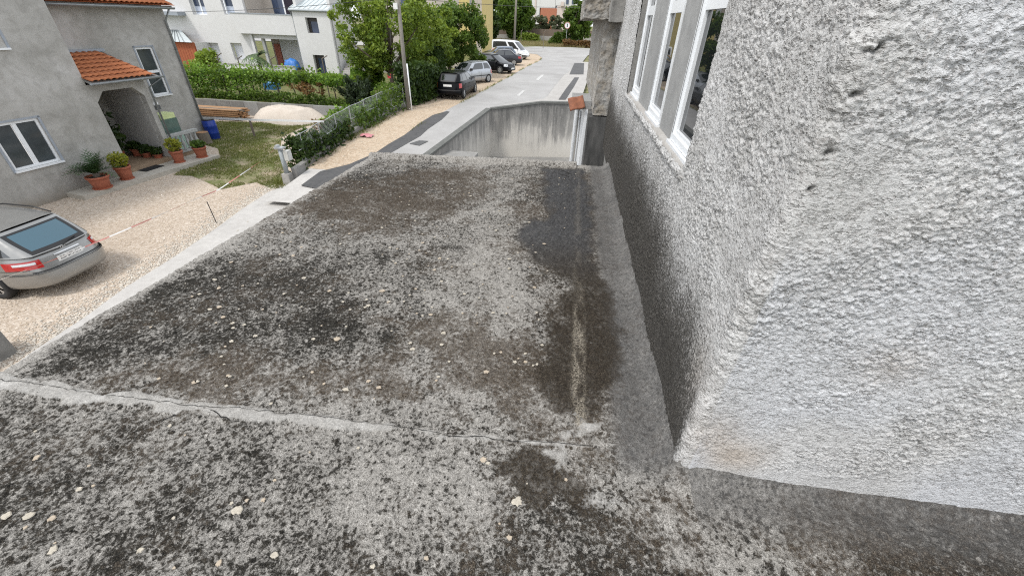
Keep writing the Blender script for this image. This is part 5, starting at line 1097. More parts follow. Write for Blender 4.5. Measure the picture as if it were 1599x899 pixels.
# estate car in the yard
EST_TOP = [(-.5, .93), (-.47, .98), (-.40, .99), (-.1, .95), (.14, .93), (.22, .91), (.36, .82), (.46, .70), (.5, .56)]
est = dict(L=4.85, W=1.82, H=1.50, top=EST_TOP, axles=(-4.85 / 2 + 1.12, 4.85 / 2 - .86), wr=.325, zb=.21, n=4.4, spokes=7, seams=[.85, -.28, -1.35], handles=[-.1, -1.15], plate='ZD 675-CC', plz_r=.76,
    kx=[.955, .995, 1.0, 1.0, .998, .978, .968, .958, .948, .935], glass=CARGLASS, rear_glass=REARGLASS,
    cab=dict(xw=4.85 * .21, xr=-4.85 * .465, xw2=4.85 * .04, xr2=-4.85 * .345, wb=.90, wt=.70, fm=.045, rdrop=.9, side=[(0, .07, 'p'), (.07, .27, 'g'), (.27, .30, 'p'), (.30, .56, 'g'), (.56, .60, 'p'), (.60, .90, 'g'), (.90, 1, 'p')], rear_border=True, rh=(.04, .90)),
    wrap=[('tail_light', math.pi - 1.0, math.pi - .30, .71, .88, LAMP_RED, dict(nu=14, nh=5)), ('tail_light_lens', math.pi - .84, math.pi - .40, .80, .85, LAMP_CLEAR, dict(off=.014)), ('bumper_seam', math.pi - .60, math.pi, .625, .645, BLACK, dict(off=.006)), ('bumper_seam', math.pi - 1.2, math.pi - .60, .69, .70, BLACK, dict(off=.006)), ('tailgate_ledge', math.pi - .07, math.pi, .855, .875, CHROME, dict(off=.012)), ('head_light', .42, .80, .56, .70, LAMP_CLEAR), ('bumper', math.pi - 1.12, math.pi, .26, .60, BEIGE, dict(off=.045, nu=24, nh=6)), ('bumper_top', math.pi - 1.12, math.pi, .60, .615, BEIGE, dict(off=.03, nu=24, nh=1))])
hd = D2R(180.0); fw = np.array([math.cos(hd), math.sin(hd), 0]); ctr = np.array([-10.66, 6.60, 0]) + fw * (4.85 / 2)
ctr[2] = 0.0
EC, S_, tz_, endp, sidep = make_car('estate_car', 'grey estate car with painted blue sky reflection in its rear window parked on the gravel yard', 'car', ctr, hd, est, BEIGE)
# roof rails, wiper, emblem
for s in (-1, 1): MB().tube([sidep(.04, 1.0, s) + np.array([0, 0, .03]), sidep(.3, 1.0, s) + np.array([0, s * .0, .075]), sidep(.7, 1.0, s) + np.array([0, 0, .075]), sidep(.95, 1.0, s) + np.array([0, 0, .03])], .016, 6).build('roof_rail', BLACK, EC, True)
w0, w1 = endp(False, 0.0, .05, .03), endp(False, -.55, .14, .025); MB().tube([w0, (w0 + w1) / 2 + np.array([-.01, 0, .02]), w1], .013, 5).build('rear_wiper', BLACK, EC)
ex = S_(math.pi, tz_(-4.85 / 2, .925), .012)[0]; em = MB(); cpt = np.array([ex, 0, .925])
ring = [cpt + np.array([0, .045 * math.cos(a), .045 * math.sin(a)]) for a in np.linspace(0, 2 * math.pi, 19)]; em.tube(ring, .006, 5, False)
for k in range(3): a = math.pi / 2 + k * 2 * math.pi / 3; em.tube([cpt, cpt + np.array([0, .043 * math.cos(a), .043 * math.sin(a)])], [.008, .003], 5)
em.build('emblem', CHROME, EC)
# ================================================================ white house behind the vines
WHITEW = M_stained('white_render', (.76, .755, .75), (.70, .695, .69), (.64, .63, .62), .5, 3, 40, .85, .1); WGREY = M_plain('shutter_white', (.66, .67, .70), .5, .03)
YH = 41.0; YB = 40.0
wh = thing('white_house', 'white rendered modern house with a balcony and a narrow stair tower', 'house', (-30, YB, .7)); WO = np.array([-30, YB, .7])
def Wb(name, lo, hi, mat, par=None): return MB().b2([a - b for a, b in zip(lo, WO)], [a - b for a, b in zip(hi, WO)]).build(name, mat, par or wh)
def wz(px, py, Y): q = PY(px, py, Y); return float(q[0]), float(q[2])
xA = wz(240, 60, YH)[0]; xOpL = wz(397, 60, YH)[0]; zOp = wz(430, 55, YB)[1]; xTL = wz(467, 60, YB)[0]; xTR = wz(522, 60, YB)[0]; zBal = wz(420, 23, YB)[1]
# facade with real window openings
ups = [(300, 322, 23), (349, 366, 23)]; lows = [(314, 345, 66, 97), (364, 381, 67, 93)]
holes = []
for a, b, yb_ in ups: x0 = wz(a + 3, 15, YH)[0]; x1 = wz(b + 3, 15, YH)[0]; holes.append((x0, x1, wz(a, yb_, YH)[1], wz(a, yb_, YH)[1] + 1.5, 'w'))
for a, b, y0_, y1_ in lows: holes.append((wz(a + 3, 82, YH)[0], wz(b + 3, 82, YH)[0], wz(a, y1_, YH)[1], wz(a, y0_, YH)[1], 's'))
xs = sorted(set([xA, xOpL] + [h for q in holes for h in q[:2]])); zs = sorted(set([.3, 9.2] + [h for q in holes for h in q[2:4]]))
fm = MB()
for x0, x1 in zip(xs[:-1], xs[1:]):
    for z0, z1 in zip(zs[:-1], zs[1:]):
        if any(x0 >= q[0] - 1e-6 and x1 <= q[1] + 1e-6 and z0 >= q[2] - 1e-6 and z1 <= q[3] + 1e-6 for q in holes): continue
        fm.add([(x0 - WO[0], YH - WO[1], z0 - WO[2]), (x1 - WO[0], YH - WO[1], z0 - WO[2]), (x1 - WO[0], YH - WO[1], z1 - WO[2]), (x0 - WO[0], YH - WO[1], z1 - WO[2])], [(0, 1, 2, 3)])
me = fm.mesh('wall', WHITEW); bm = bmesh.new(); bm.from_mesh(me); bmesh.ops.remove_doubles(bm, verts=bm.verts, dist=.001); bmesh.ops.solidify(bm, geom=bm.faces[:], thickness=-.3); bmesh.ops.recalc_face_normals(bm, faces=bm.faces); bm.to_mesh(me); bm.free(); place(me, 'wall', wh)
BLUEG = M_plain('blue_glass', (.05, .07, .12), .06, .2, 2)
for x0, x1, z0, z1, k in holes:
    if k == 'w':
        w = MB(); f = .09; o = WO
        for lo, hi in (((x0, YH + .08, z0), (x0 + f, YH + .16, z1)), ((x1 - f, YH + .08, z0), (x1, YH + .16, z1)), ((x0 + f, YH + .08, z0), (x1 - f, YH + .16, z0 + f)), ((x0 + f, YH + .08, z1 - f), (x1 - f, YH + .16, z1))): w.b2([a - b for a, b in zip(lo, o)], [a - b for a, b in zip(hi, o)])
        wo = w.build('window', WHITE_PVC, wh); wide = (x1 - x0) > 1.1
        if wide: Wb('mullion', ((x0 + x1) / 2 - .07, YH + .07, z0 + f), ((x0 + x1) / 2 + .07, YH + .17, z1 - f), WHITE_PVC, wo)
        for a, b in ([(x0 + f, (x0 + x1) / 2 - .07), ((x0 + x1) / 2 + .07, x1 - f)] if wide else [(x0 + f, x1 - f)]):
            Wb('pane', (a, YH + .12, z0 + f), (b, YH + .125, z1 - f), BLUEG, wo); Wb('blind', (a, YH + .105, z0 + f), (b, YH + .112, z0 + f + .55), M_plain('pale_blind', (.45, .50, .60), .4, .05) if 'pale_blind' not in bpy.data.materials else bpy.data.materials['pale_blind'], wo)
        Wb('sill', (x0 - .06, YH - .08, z0 - .08), (x1 + .06, YH + .08, z0 - .004), WHITE_PVC, wo)
    else:
        so_ = Wb('shutter', (x0 + .005, YH + .10, z0 + .005), (x1 - .005, YH + .13, z1 - .22), WGREY)
        nsl = 12
        for j in range(nsl): zz = z0 + .02 + (z1 - .24 - z0) * j / nsl; Wb('slat', (x0 + .02, YH + .085, zz), (x1 - .02, YH + .099, zz + (z1 - z0 - .24) / nsl - .02), WGREY, so_)
        Wb('shutter_box', (x0 + .005, YH + .03, z1 - .21), (x1 - .005, YH + .2, z1 - .005), WHITEW)
Wb('side_wall', (xA - .3, YH, .3), (xA - .005, YH + 9, 9.2), WHITEW)
# balcony: parapet, slab, recess
Wb('balcony_parapet', (xOpL + .0 - 1.0, YB, zOp + .02), (xTL - .004, YB + .22, zBal), WHITEW); Wb('balcony_coping', (xOpL - 1.05, YB - .04, zBal + .002), (xTL - .006, YB + .26, zBal + .06), GREYTRIM)
Wb('balcony_slab', (xOpL - 1.0, YB + .222, zOp + .02), (xTL - .004, YH + 2.6, zOp + .25), WHITEW)
Wb('balcony_side', (xOpL - 1.0, YB + .22, zOp + .252), (xOpL - .8, YH - .005, zBal - .003), WHITEW)
BEI = M_stained('beige_render', (.56, .51, .45), (.50, .455, .40), (.44, .39, .34), 1, 4, 40, .9, .1)
Wb('loggia_wall', (xOpL, YH + 2.4, zOp + .252), (xTL + 1, YH + 2.6, 9.2), BEI); Wb('loggia_side', (xOpL, YH, zOp + .252), (xOpL + .2, YH + 2.4, 9.2), BEI)
dx0 = wz(427, 12, YH + 2.4)[0]; dx1 = wz(446, 12, YH + 2.4)[0]; dd_ = Wb('balcony_door', (dx0, YH + 2.33, zOp + .26), (dx1, YH + 2.395, 8.0), BLUEG); Wb('door_frame', (dx1 - .16, YH + 2.30, zOp + .26), (dx1, YH + 2.328, 8.0), WHITE_PVC, dd_); Wb('curtain', (dx1 + .05, YH + 2.2, zOp + .26), (dx1 + .9, YH + 2.36, 8.0), M_plain('dark_curtain', (.02, .015, .025), .9), dd_)
# open ground floor porch under the balcony
Wb('porch_back', (xOpL, YH + 2.4, .3), (xTL + .5, YH + 2.6, zOp + .018), M_stained('patched_plaster', (.55, .53, .50), (.50, .47, .44), (.40, .15, .10), .8, 1.1, 40, .9, .2)); Wb('porch_beam', (xOpL, YB + .5, zOp - .35), (xTL - .01, YB + .8, zOp + .018), WHITEW)
for i, px in enumerate((402, 412)): xx = wz(px, 75, YB + .8)[0]; Wb('porch_column', (xx - .12, YB + .3 + .6 * i, .3), (xx + .12, YB + .55 + .6 * i, zOp - .002), WHITEW)
gx0 = wz(440, 80, YH + 2.3)[0]; gx1 = wz(478, 80, YH + 2.3)[0]; Wb('roller_door', (gx0, YH + 2.28, .5), (gx1, YH + 2.38, zOp - .5), WGREY)
Wb('porch_arch', (wz(431, 85, YH + 2.3)[0], YH + 2.3, .3), (wz(440, 85, YH + 2.3)[0] - .02, YH + 2.39, zOp - .9), M_plain('red_plaster', (.42, .15, .11), .9, .15))
Wb('garden_wall', (wz(330, 105, YB - 1.6)[0], YB - 1.8, .3), (xTL - .02, YB - 1.6, wz(400, 102, YB - 1.6)[1]), WHITEW)
Wb('wall_coping', (wz(330, 105, YB - 1.6)[0] - .03, YB - 1.85, wz(400, 102, YB - 1.6)[1] + .002), (xTL - .03, YB - 1.55, wz(400, 102, YB - 1.6)[1] + .08), CONC_LIGHT)
# stair tower
zTE = wz(485, 14, YB)[1]; tw1 = (wz(481, 40, YB)[0] + .0, wz(499, 40, YB)[0], wz(490, 52, YB)[1], wz(488, 28, YB)[1]); tw2 = (wz(493, 98, YB)[0], wz(510, 98, YB)[0], wz(500, 111, YB)[1] - .2, wz(498, 86, YB)[1])
xs = sorted([xTL, xTR, tw1[0], tw1[1], tw2[0], tw2[1]]); zs = sorted([.2, zTE, tw1[2], tw1[3], tw2[2], tw2[3]]); fm = MB(); DT = .25
for x0, x1 in zip(xs[:-1], xs[1:]):
    for z0, z1 in zip(zs[:-1], zs[1:]):
        if any(x0 >= q[0] - 1e-6 and x1 <= q[1] + 1e-6 and z0 >= q[2] - 1e-6 and z1 <= q[3] + 1e-6 for q in (tw1, tw2)): continue
        fm.add([(x0 - WO[0], 0, z0 - WO[2]), (x1 - WO[0], 0, z0 - WO[2]), (x1 - WO[0], 0, z1 - WO[2]), (x0 - WO[0], 0, z1 - WO[2])], [(0, 1, 2, 3)])
me = fm.mesh('tower_wall', WHITEW); bm = bmesh.new(); bm.from_mesh(me); bmesh.ops.remove_doubles(bm, verts=bm.verts, dist=.001); bmesh.ops.solidify(bm, geom=bm.faces[:], thickness=-DT); bmesh.ops.recalc_face_normals(bm, faces=bm.faces); bm.to_mesh(me); bm.free(); place(me, 'tower_wall', wh)
xSb = wz(548, 60, YB + 4.0)[0]; Wb('tower_wall', (xTR - .25, YB + DT + .003, .2), (xTR - .002, YB + 4.2, zTE + .9), WHITEW); Wb('tower_wall', (xTL, YB + DT + .003, .2), (xTL + .25, YB + 4.2, zTE + .9), WHITEW)
DKW = M_plain('dark_frame', (.035, .03, .028), .5, .1)
for q in (tw1, tw2):
    wo = Wb('window', (q[0], YB + .10, q[3] - .28), (q[1], YB + .2, q[3]), DKW); Wb('frame', (q[0], YB + .10, q[2]), (q[0] + .22, YB + .2, q[3] - .29), DKW, wo); Wb('frame', (q[1] - .08, YB + .10, q[2]), (q[1], YB + .2, q[3] - .29), DKW, wo); Wb('pane', (q[0] + .22, YB + .15, q[2]), (q[1] - .08, YB + .155, q[3] - .28), BLUEG, wo); Wb('sill', (q[0] - .05, YB - .06, q[2] - .07), (q[1] + .05, YB + .1, q[2] - .003), TERRACOTTA if q is tw1 else WHITE_PVC, wo)
lmp = wz(469, 30, YB); Wb('wall_lamp', (lmp[0] - .07, YB - .18, lmp[1] - .07), (lmp[0] + .07, YB - .002, lmp[1] + .07), BLACK)
# tower metal roof: ribbed sheets rising to the back
rf = thing('x', None, None); bpy.data.objects.remove(rf)
ROOFM = M_plain('pale_metal_roof', (.62, .67, .68), .35, .06, metal=.3)
ro = MB().add([(xTL - .25 - WO[0], -.3, zTE - .05 - WO[2]), (xTR + .1 - WO[0], -.3, zTE - .05 - WO[2]), (xTR + .1 - WO[0], 4.3, zTE + 1.5 - WO[2]), (xTL - .25 - WO[0], 4.3, zTE + 1.5 - WO[2]), (xTL - .25 - WO[0], -.3, zTE - .17 - WO[2]), (xTR + .1 - WO[0], -.3, zTE - .17 - WO[2]), (xTR + .1 - WO[0], 4.3, zTE + 1.38 - WO[2]), (xTL - .25 - WO[0], 4.3, zTE + 1.38 - WO[2])], [(0, 1, 2, 3), (7, 6, 5, 4), (0, 4, 5, 1), (1, 5, 6, 2), (2, 6, 7, 3), (3, 7, 4, 0)]).build('tower_roof', ROOFM, wh)
for k in range(9): xx = xTL - .2 + (xTR - xTL + .2) * k / 8 - WO[0]; MB().obox((xx - .02, -.3, zTE - .048 - WO[2]), (.05, 0, 0), (0, 4.6, 1.55), (0, 0, .05)).build('roof_rib', ROOFM, ro)
MB().tube([(xTL - .2 - WO[0], -.38, zTE - .15 - WO[2]), (xTR + .1 - WO[0], -.38, zTE - .15 - WO[2])], .07, 8).build('gutter', GUTTER, wh); MB().tube([(xTL - .12 - WO[0], -.36, zTE - .15 - WO[2]), (xTL - .12 - WO[0], -.06, zTE - .7 - WO[2]), (xTL - .12 - WO[0], -.06, .5)], .05, 8).build('downpipe', GUTTER, wh)
# outside stair to the right of the tower and the beige wing behind
stt = thing('outside_stair', 'worn concrete outside stair climbing beside the white stair tower', 'stair', (xTR + .2, YB - .5, .7))
for k in range(11): MB().b2((.15, k * .30, 0), (1.7, k * .30 + .296, .17 * (k + 1))).build('step', CONC_LIGHT, stt)
MB().b2((.15, 3.31, 0), (5.0, 6, 1.87)).build('landing', CONC_LIGHT, stt)
bw_ = thing('beige_house', 'beige house wall with a shaded doorway seen behind the leafy tree', 'house', (xTR + 4, YB + 6, .7))
MB().b2((-3.8, -.3, 0), (6, 0, 9)).build('wall', BEI, bw_); MB().b2((-1.9, -.34, 1.9), (-.9, -.302, 4.1)).build('doorway', DKW, bw_); MB().b2((.4, -.33, 4.6), (1.5, -.302, 6.0)).build('window', BLUEG, bw_); MB().b2((-3.4, -.9, 5.1), (3.5, -.302, 5.3)).build('balcony_slab', CONC_LIGHT, bw_)
# red shed with sheet roof at the left end
sh = thing('garden_shed', 'orange red wooden shed with a ribbed grey metal roof beside the white house', 'shed', (wz(290, 95, YH - 2)[0], YH - 2, .7)); so = np.array([wz(290, 95, YH - 2)[0], YH - 2, .7])
REDW = M_stained('red_boards', (.40, .10, .045), (.34, .08, .04), (.46, .17, .06), 1.5, 6, 60, .8, .2)
x0 = wz(255, 90, YH - 2)[0]; x1 = wz(306, 80, YH - 2)[0]; z1 = wz(290, 66, YH - 2)[1]
nb_ = 14
for k in range(nb_): a = x0 + (x1 - x0) * k / nb_; MB().b2((a - so[0], 0, 0), (a + (x1 - x0) / nb_ - .02 - so[0], .05, z1 - .7)).build('board', REDW, sh)
MB().b2((x0 - so[0], .06, 0), (x1 - so[0], .15, z1 - .72)).build('backing', REDW, sh); MB().b2((x1 - .1 - so[0], .16, 0), (x1 - so[0], 1.9, z1 - .72)).build('side', WHITEW, sh)
zr1 = wz(270, 46, YH - .3)[1]; yy1 = 1.9
rs = MB().add([(x0 - .3 - so[0], -.25, z1 - .7), (x1 + .15 - so[0], -.25, z1 - .7), (wz(278, 46, YH - .3)[0] - so[0], yy1, zr1 - .7), (x0 - .3 - so[0], yy1, zr1 - .7)], [(0, 1, 2, 3)]).build('roof_sheet', ROOFM, sh)
for k in range(8):
    f = k / 8; xa_ = x0 - .25 + (x1 - x0) * f; xb_ = x0 - .25 + (wz(278, 46, YH - .3)[0] - x0) * f; MB().obox((xa_ - so[0], -.25, z1 - .695), (.07, 0, 0), (xb_ - xa_, yy1 + .25, zr1 - z1), (0, 0, .05)).build('roof_rib', GUTTER, rs)
zc = wz(265, 24, YH - .5)[1]; Wb('side_canopy', (wz(248, 22, YH - 1)[0] - .5, YH - 1.2, zc), (wz(280, 22, YH - 1)[0], YH - .004, zc + .28), GREYTRIM); Wb('dark_opening', (wz(250, 35, YH - .05)[0], YH - .06, wz(265, 43, YH)[1]), (wz(278, 35, YH - .05)[0], YH - .004, zc - .25), BLACK)
bt = thing('blue_tarpaulin', 'crumpled blue tarpaulin draped over a box under the balcony', 'tarpaulin', (wz(451, 98, YB - 1)[0], YB - .6, wz(451, 104, YB - 1)[1])); A = np.linspace(-1, 1, 16)[:, None]; B = np.linspace(-1, 1, 12)[None, :]
place(grid_mesh('sheet', np.stack([A * .6 + 0 * B, B * .4 + 0 * A, .62 - .25 * (A * A + B * B) + .18 * (fbm(A * 2.5 + 4, B * 2.5, 3, 5) - .5) - .45 * (np.maximum(np.abs(A), np.abs(B)) > .93)], -1), M_plain('tarp_blue', (.03, .16, .48), .45, .15)), 'sheet', bt); MB().b2((-.5, -.3, 0), (.5, .3, .38)).build('box', WOOD_GREY, bt)
bx2 = thing('blue_crate', 'small bright blue crate standing under the vines', 'crate', (wz(426, 140, 27.5)[0], 27.5, .72)); MB().b2((-.4, -.3, .35), (.4, .3, .75)).build('tub', M_plain('crate_blue', (.06, .20, .42), .5), bx2)
for s in (-1, 1): MB().b2((s * .36 - .03, -.03, 0), (s * .36 + .03, .03, .349)).build('leg', WHITE_PVC, bx2)

# ================================================================ far street side
FW_ = 112.0
def far_box(T, name, o, px0, py0, px1, py1, Y, depth, mat):
    a = PY(px0, (py0 + py1) / 2, Y)[0]; b = PY(px1, (py0 + py1) / 2, Y)[0]; z0 = PY((px0 + px1) / 2, py1, Y)[2]; z1 = PY((px0 + px1) / 2, py0, Y)[2]
    return MB().b2((a - o[0], Y - o[1], z0 - o[2]), (b - o[0], Y + depth - o[1], z1 - o[2])).build(name, mat, T)
YEL = M_stained('yellow_render', (.68, .56, .24), (.62, .50, .20), (.56, .45, .20), .6, 3, 40, .9, .1)
yo = np.array([-14, 66, 1.4]); yh_ = thing('yellow_house', 'yellow rendered house behind the roadside trees', 'house', yo); xr_ = PY(752, 10, 66)[0]
MB().b2((-14, 0, 0), (xr_ + 14, 9, 10)).build('wall', YEL, yh_)
for px0, px1, py0, py1, m in ((655, 668, 0, 8, WGREY), (697, 716, -8, 14, WGREY), (733, 745, -6, 8, BEI)): far_box(yh_, 'window', yo, px0, py0, px1, py1, 65.94, .05, m)
MB().b2((xr_ + 14 - .8, -.03, 0), (xr_ + 14 + .02, -.002, 10)).build('pale_corner', BEI, yh_); MB().tube([(PY(735, 10, 66)[0] + 14, -.1, 0), (PY(735, 10, 66)[0] + 14, -.1, 10)], .06, 6).build('downpipe', GUTTER, yh_)
wo_ = np.array([-10, FW_, 1.4]); bwall = thing('boundary_wall', 'long grey and rusty brown boundary wall beyond the rough field', 'wall', wo_)
x = PY(745, 50, FW_)[0]
while x < PY(905, 50, FW_)[0]:
    MB().b2((x - wo_[0], 0, -.1), (x - wo_[0] + 3.9, .25, 1.15)).build('panel', CONC_LIGHT, bwall); MB().b2((x - wo_[0], .02, 1.152), (x - wo_[0] + 3.9, .22, 2.5)).build('panel', M_stained('rusty_screen', (.20, .16, .13), (.15, .12, .10), (.24, .17, .12), .6, 3, 20, .9, .2) if 'rusty_screen' not in bpy.data.materials else bpy.data.materials['rusty_screen'], bwall); x += 4.0
fo_ = np.array([-8, 190, 1.4]); fb_ = thing('far_apartments', 'pale pink and white flats with a bare red brick wall panel', 'building', fo_); PINK = M_stained('pink_render', (.70, .60, .55), (.66, .57, .53), (.60, .50, .46), .4, 2, 30, .9, .1)
far_box(fb_, 'wall', fo_, 800, -25, 842.5, 60, 190, 12, WHITEW); far_box(fb_, 'wall', fo_, 842.8, -10, 868, 13, 190.05, 12, WHITEW); far_box(fb_, 'wall', fo_, 868.3, 10, 892, 60, 190, 12, PINK); far_box(fb_, 'wall', fo_, 868.3, -25, 905, 9.8, 190.05, 12, WHITEW)
far_box(fb_, 'brick_panel', fo_, 843, 13.2, 868, 60, 189.9, 12, M_stained('far_brick', (.50, .20, .12), (.44, .17, .10), (.36, .14, .09), .8, 3, 9, .9, .2)); far_box(fb_, 'chimney', fo_, 876, 3, 880.5, 10, 189, .9, PINK); far_box(fb_, 'pink_pilaster', fo_, 835, -25, 837, 60, 189.8, .1, PINK)
for px in (884, 893, 901): far_box(fb_, 'window', fo_, px, 0, px + 4, 7, 189.85, .1, BLUEG)
sg = thing('road_sign', 'round white road sign with a red rim on a thin pole by the field corner', 'road sign', PR(883, 73)); sb = PR(883, 73); zc_ = PY(883, 40, sb[1])[2] - sb[2]
MB().tube([(0, 0, -.2), (0, 0, zc_ + .5)], .045, 8).build('pole', GALV, sg); dsk = MB().tube([(0, -.06, zc_), (0, -.10, zc_)], .55, 24).build('disc', WHITE_PVC, sg)
rim = MB().tube([np.array([.50 * math.cos(a), -.11, zc_ + .50 * math.sin(a)]) for a in np.linspace(0, 2 * math.pi, 25)], .05, 6, False).build('rim', M_plain('faded_red', (.55, .22, .20), .5), dsk); MB().b2((-.10, -.112, zc_ - .28), (.10, -.102, zc_ + .28)).build('numeral', M_plain('sign_print', (.06, .06, .07), .5), dsk)
p2o = PY(803, 60, 76.0); p2o[2] = 1.4; tp2 = PY(808, -40, 76.0); up2_ = thing('utility_pole', 'distant grey utility pole behind the white van', 'utility pole', p2o); MB().tube([(0, 0, -.2), tp2 - p2o], [.19, .13], 10).build('pole', POLEM, up2_, True); MB().lathe([(.30, -.2), (.26, .3)], n=10).build('collar', CONC, up2_)
for px, nm in ((813, 'thin iron fence post at the field edge by the van'), (848, 'thin iron fence post standing alone in front of the field')):
    b0 = PR(px, 76); fp = thing('fence_post', nm, 'post', b0); MB().tube([(0, 0, -.2), (0, 0, 2.6)], .05, 6).build('post', WOOD_GREY, fp); MB().tube([(0, 0, 2.45), (.25, 0, 2.75)], .035, 5).build('arm', WOOD_GREY, fp)
# overhead wires
def wire(name, a, b, sag, label, r_=.02):
    pts = [a + (b - a) * f + np.array([0, 0, -sag * 4 * f * (1 - f)]) for f in np.linspace(0, 1, 15)]; o = MB().tube(pts, r_, 4).build(name, BLACK); tag(o, label, 'cable')
wire('overhead_cable', PY(262, 19, 30), PY(616, -3, 23.4), .15, 'thin black overhead cable crossing in front of the white house', .012)
wire('overhead_cable', PY(640, -2, 40), PY(905, 12, 75), .2, 'thin black overhead cable strung above the far street', .02)
# barbed-wire fence posts behind the vines
for i, (px, py, top) in enumerate(((346, 110, 88), (377, 112, 92), (428, 115, 93), (508, 118, 92))):
    Yv = 27.2; b0 = PY(px, py, Yv); tpz = PY(px, top, Yv)[2]; b0[2] = .72
    fp = thing('fence_post', 'rusty angled fence post rising out of the vine row', 'post', b0, group='angled posts in the vine row'); MB().tube([(0, 0, -.2), (0, 0, tpz - .72)], .035, 6).build('upright', WOOD_GREY, fp); MB().tube([(0, 0, tpz - .73), (.38, 0, tpz - .55)], .03, 6).build('arm', WOOD_GREY, fp)
# ================================================================ vegetation
BARK = M_stained('bark', (.16, .125, .095), (.11, .085, .065), (.21, .17, .13), 4, 16, 70, .95, .6)
def crown_points(r, c, rad, nclump, nleaf, clump_r, fill=.45, flat=.8):
    c = np.array(c, float); rad = np.array(rad, float); pts = []; cl = []; sh = []
    for k in range(nclump):
        d = r.normal(0, 1, 3); d /= np.linalg.norm(d); q = c + d * rad * (fill + (1 - fill) * r.random() ** .6) * r.uniform(.85, 1.08); cl.append(q)
        n = int(nleaf * r.uniform(.6, 1.4)); e = r.normal(0, 1, (n, 3)); e /= np.linalg.norm(e, axis=1, keepdims=True); e *= (r.random(n) ** .45)[:, None] * clump_r * r.uniform(.7, 1.3); e[:, 2] *= flat
        pts.append(q + e); sh.append(np.full(n, r.uniform(.2, .85)))
    return np.concatenate(pts), np.array(cl), np.concatenate(sh)
def tree(name, label, base, crowns, mat, leaf, seed, trunk_r=.14, cat='tree', nlimb=9, group=None, up=.35):
    """crowns: list of (centre rel, radii, clumps, leaves per clump, clump radius)"""
    r = np.random.default_rng(seed); base = np.array(base, float); T_ = thing(name, label, cat, base, group=group); P = []; C = []; Sh = []
    for c, rad, nc, nl, cr in crowns: a, b, s_ = crown_points(r, c, rad, nc, nl, cr); P.append(a); C.append(b); Sh.append(s_)
    P = np.concatenate(P); C = np.concatenate(C); Sh = np.concatenate(Sh)
    place(leaf_mesh('crown', P, leaf, mat, up, r=r, shade=Sh), 'crown', T_)
    top = np.mean(C, 0); tk = MB(); fork = np.array([top[0] * .35, top[1] * .35, max(.3, top[2] * .42)])
    tk.tube([(0, 0, -.2), fork * .5 + np.array([r.normal(0, .06), r.normal(0, .06), 0]), fork], [trunk_r * 1.25, trunk_r, trunk_r * .8], 9)
    for k in r.choice(len(C), min(nlimb, len(C)), replace=False):
        e = C[k]; m = (fork + e) / 2 + np.array([r.normal(0, .12), r.normal(0, .12), .18]) * np.linalg.norm(e - fork) * .4
        tk.tube([fork, m, e], [trunk_r * .6, trunk_r * .34, trunk_r * .1], 6)
    tk.build('trunk', BARK, T_, True); return T_
gz = lambda x, y: .72 if x < xf(y) - 1.0 else zroad(y)
tree('leafy_tree', 'tall airy light green tree beside the utility pole and outside stair', (-11.4, 27.6, .72), [((.7, .6, 3.9), (2.6, 2.3, 2.6), 105, 125, .50), ((-1.5, .0, 3.6), (1.7, 1.6, 2.6), 46, 95, .42)], LEAF_LIGHT, .125, 21, .15, nlimb=16)
tree('leafy_tree', 'dense green tree leaning over the parked cars past the hedge', (-10.0, 36.0, .9), [((.9, .6, 3.4), (2.35, 2.3, 2.3), 100, 150, .50), ((-.6, -.3, 2.3), (1.7, 2.0, 1.4), 34, 120, .46)], LEAF_MID, .14, 22, .17, nlimb=14)
tree('leafy_tree', 'green tree filling the gap between the airy tree and the dense one', (-10.9, 32.0, .8), [((.7, .3, 3.5), (1.9, 1.8, 2.3), 75, 130, .48)], LEAF_LIGHT, .135, 23, .13, nlimb=12)
# ivy hedge along the street fence
def hedge(name, label, path, h0, h1, w, n, mat, leaf, seed, cat='hedge', stems=True):
    r = np.random.default_rng(seed); P = np.array(path, float); o = P[0].copy(); T_ = thing(name, label, cat, o); seg = np.linalg.norm(np.diff(P, axis=0), axis=1); cum = np.concatenate([[0], np.cumsum(seg)])
    s = r.random(n) * cum[-1]; q = np.stack([np.interp(s, cum, P[:, i]) for i in range(3)], 1); hv = h0 + (h1 - h0) * vnoise(s * .9 + seed, s * 0, seed) + .35 * (vnoise(s * 4, s * 0 + 3, seed + 1) - .5)
    u = r.random(n) ** .75; lat = r.normal(0, 1, n); lat = np.sign(lat) * np.abs(lat) ** .6 * w * .5; q[:, 0] += lat * (1 - .4 * u); q[:, 1] += r.normal(0, .1, n); q[:, 2] += u * hv
    sh = np.clip(.2 + .7 * vnoise(s * 3, u * 5, seed + 2), 0, 1)
    place(leaf_mesh('foliage', q - o, leaf, mat, .25, r=r, shade=sh), 'foliage', T_)
    if stems:
        for k in range(max(3, int(cum[-1] / .8))):
            f = (k + .5) / max(3, int(cum[-1] / .8)) * cum[-1]; b = np.array([np.interp(f, cum, P[:, i]) for i in range(3)]) - o; MB().tube([b + np.array([0, 0, -.1]), b + np.array([r.normal(0, .08), r.normal(0, .1), h0 * .8])], [.03, .012], 5).build('stem', BARK, T_)
    return T_
hedge('ivy_hedge', 'tall dark glossy ivy hedge along the verge behind the black hatchback', [(-9.25, 23.8, 1.05), (-8.75, 25.5, 1.15), (-8.75, 27.5, 1.2), (-9.2, 29.5, 1.25), (-9.4, 32.0, 1.3)], 1.7, 2.5, .9, 15000, LEAF_DARK, .13, 31)
hedge('ivy_hedge', 'low ragged dark hedge growing through the wire fence by the gate post', [(-10.15, 14.4, .1), (-10.1, 16.2, .25), (-10.0, 18.2, .5)], 1.0, 1.5, .75, 5200, LEAF_DARK, .10, 32)
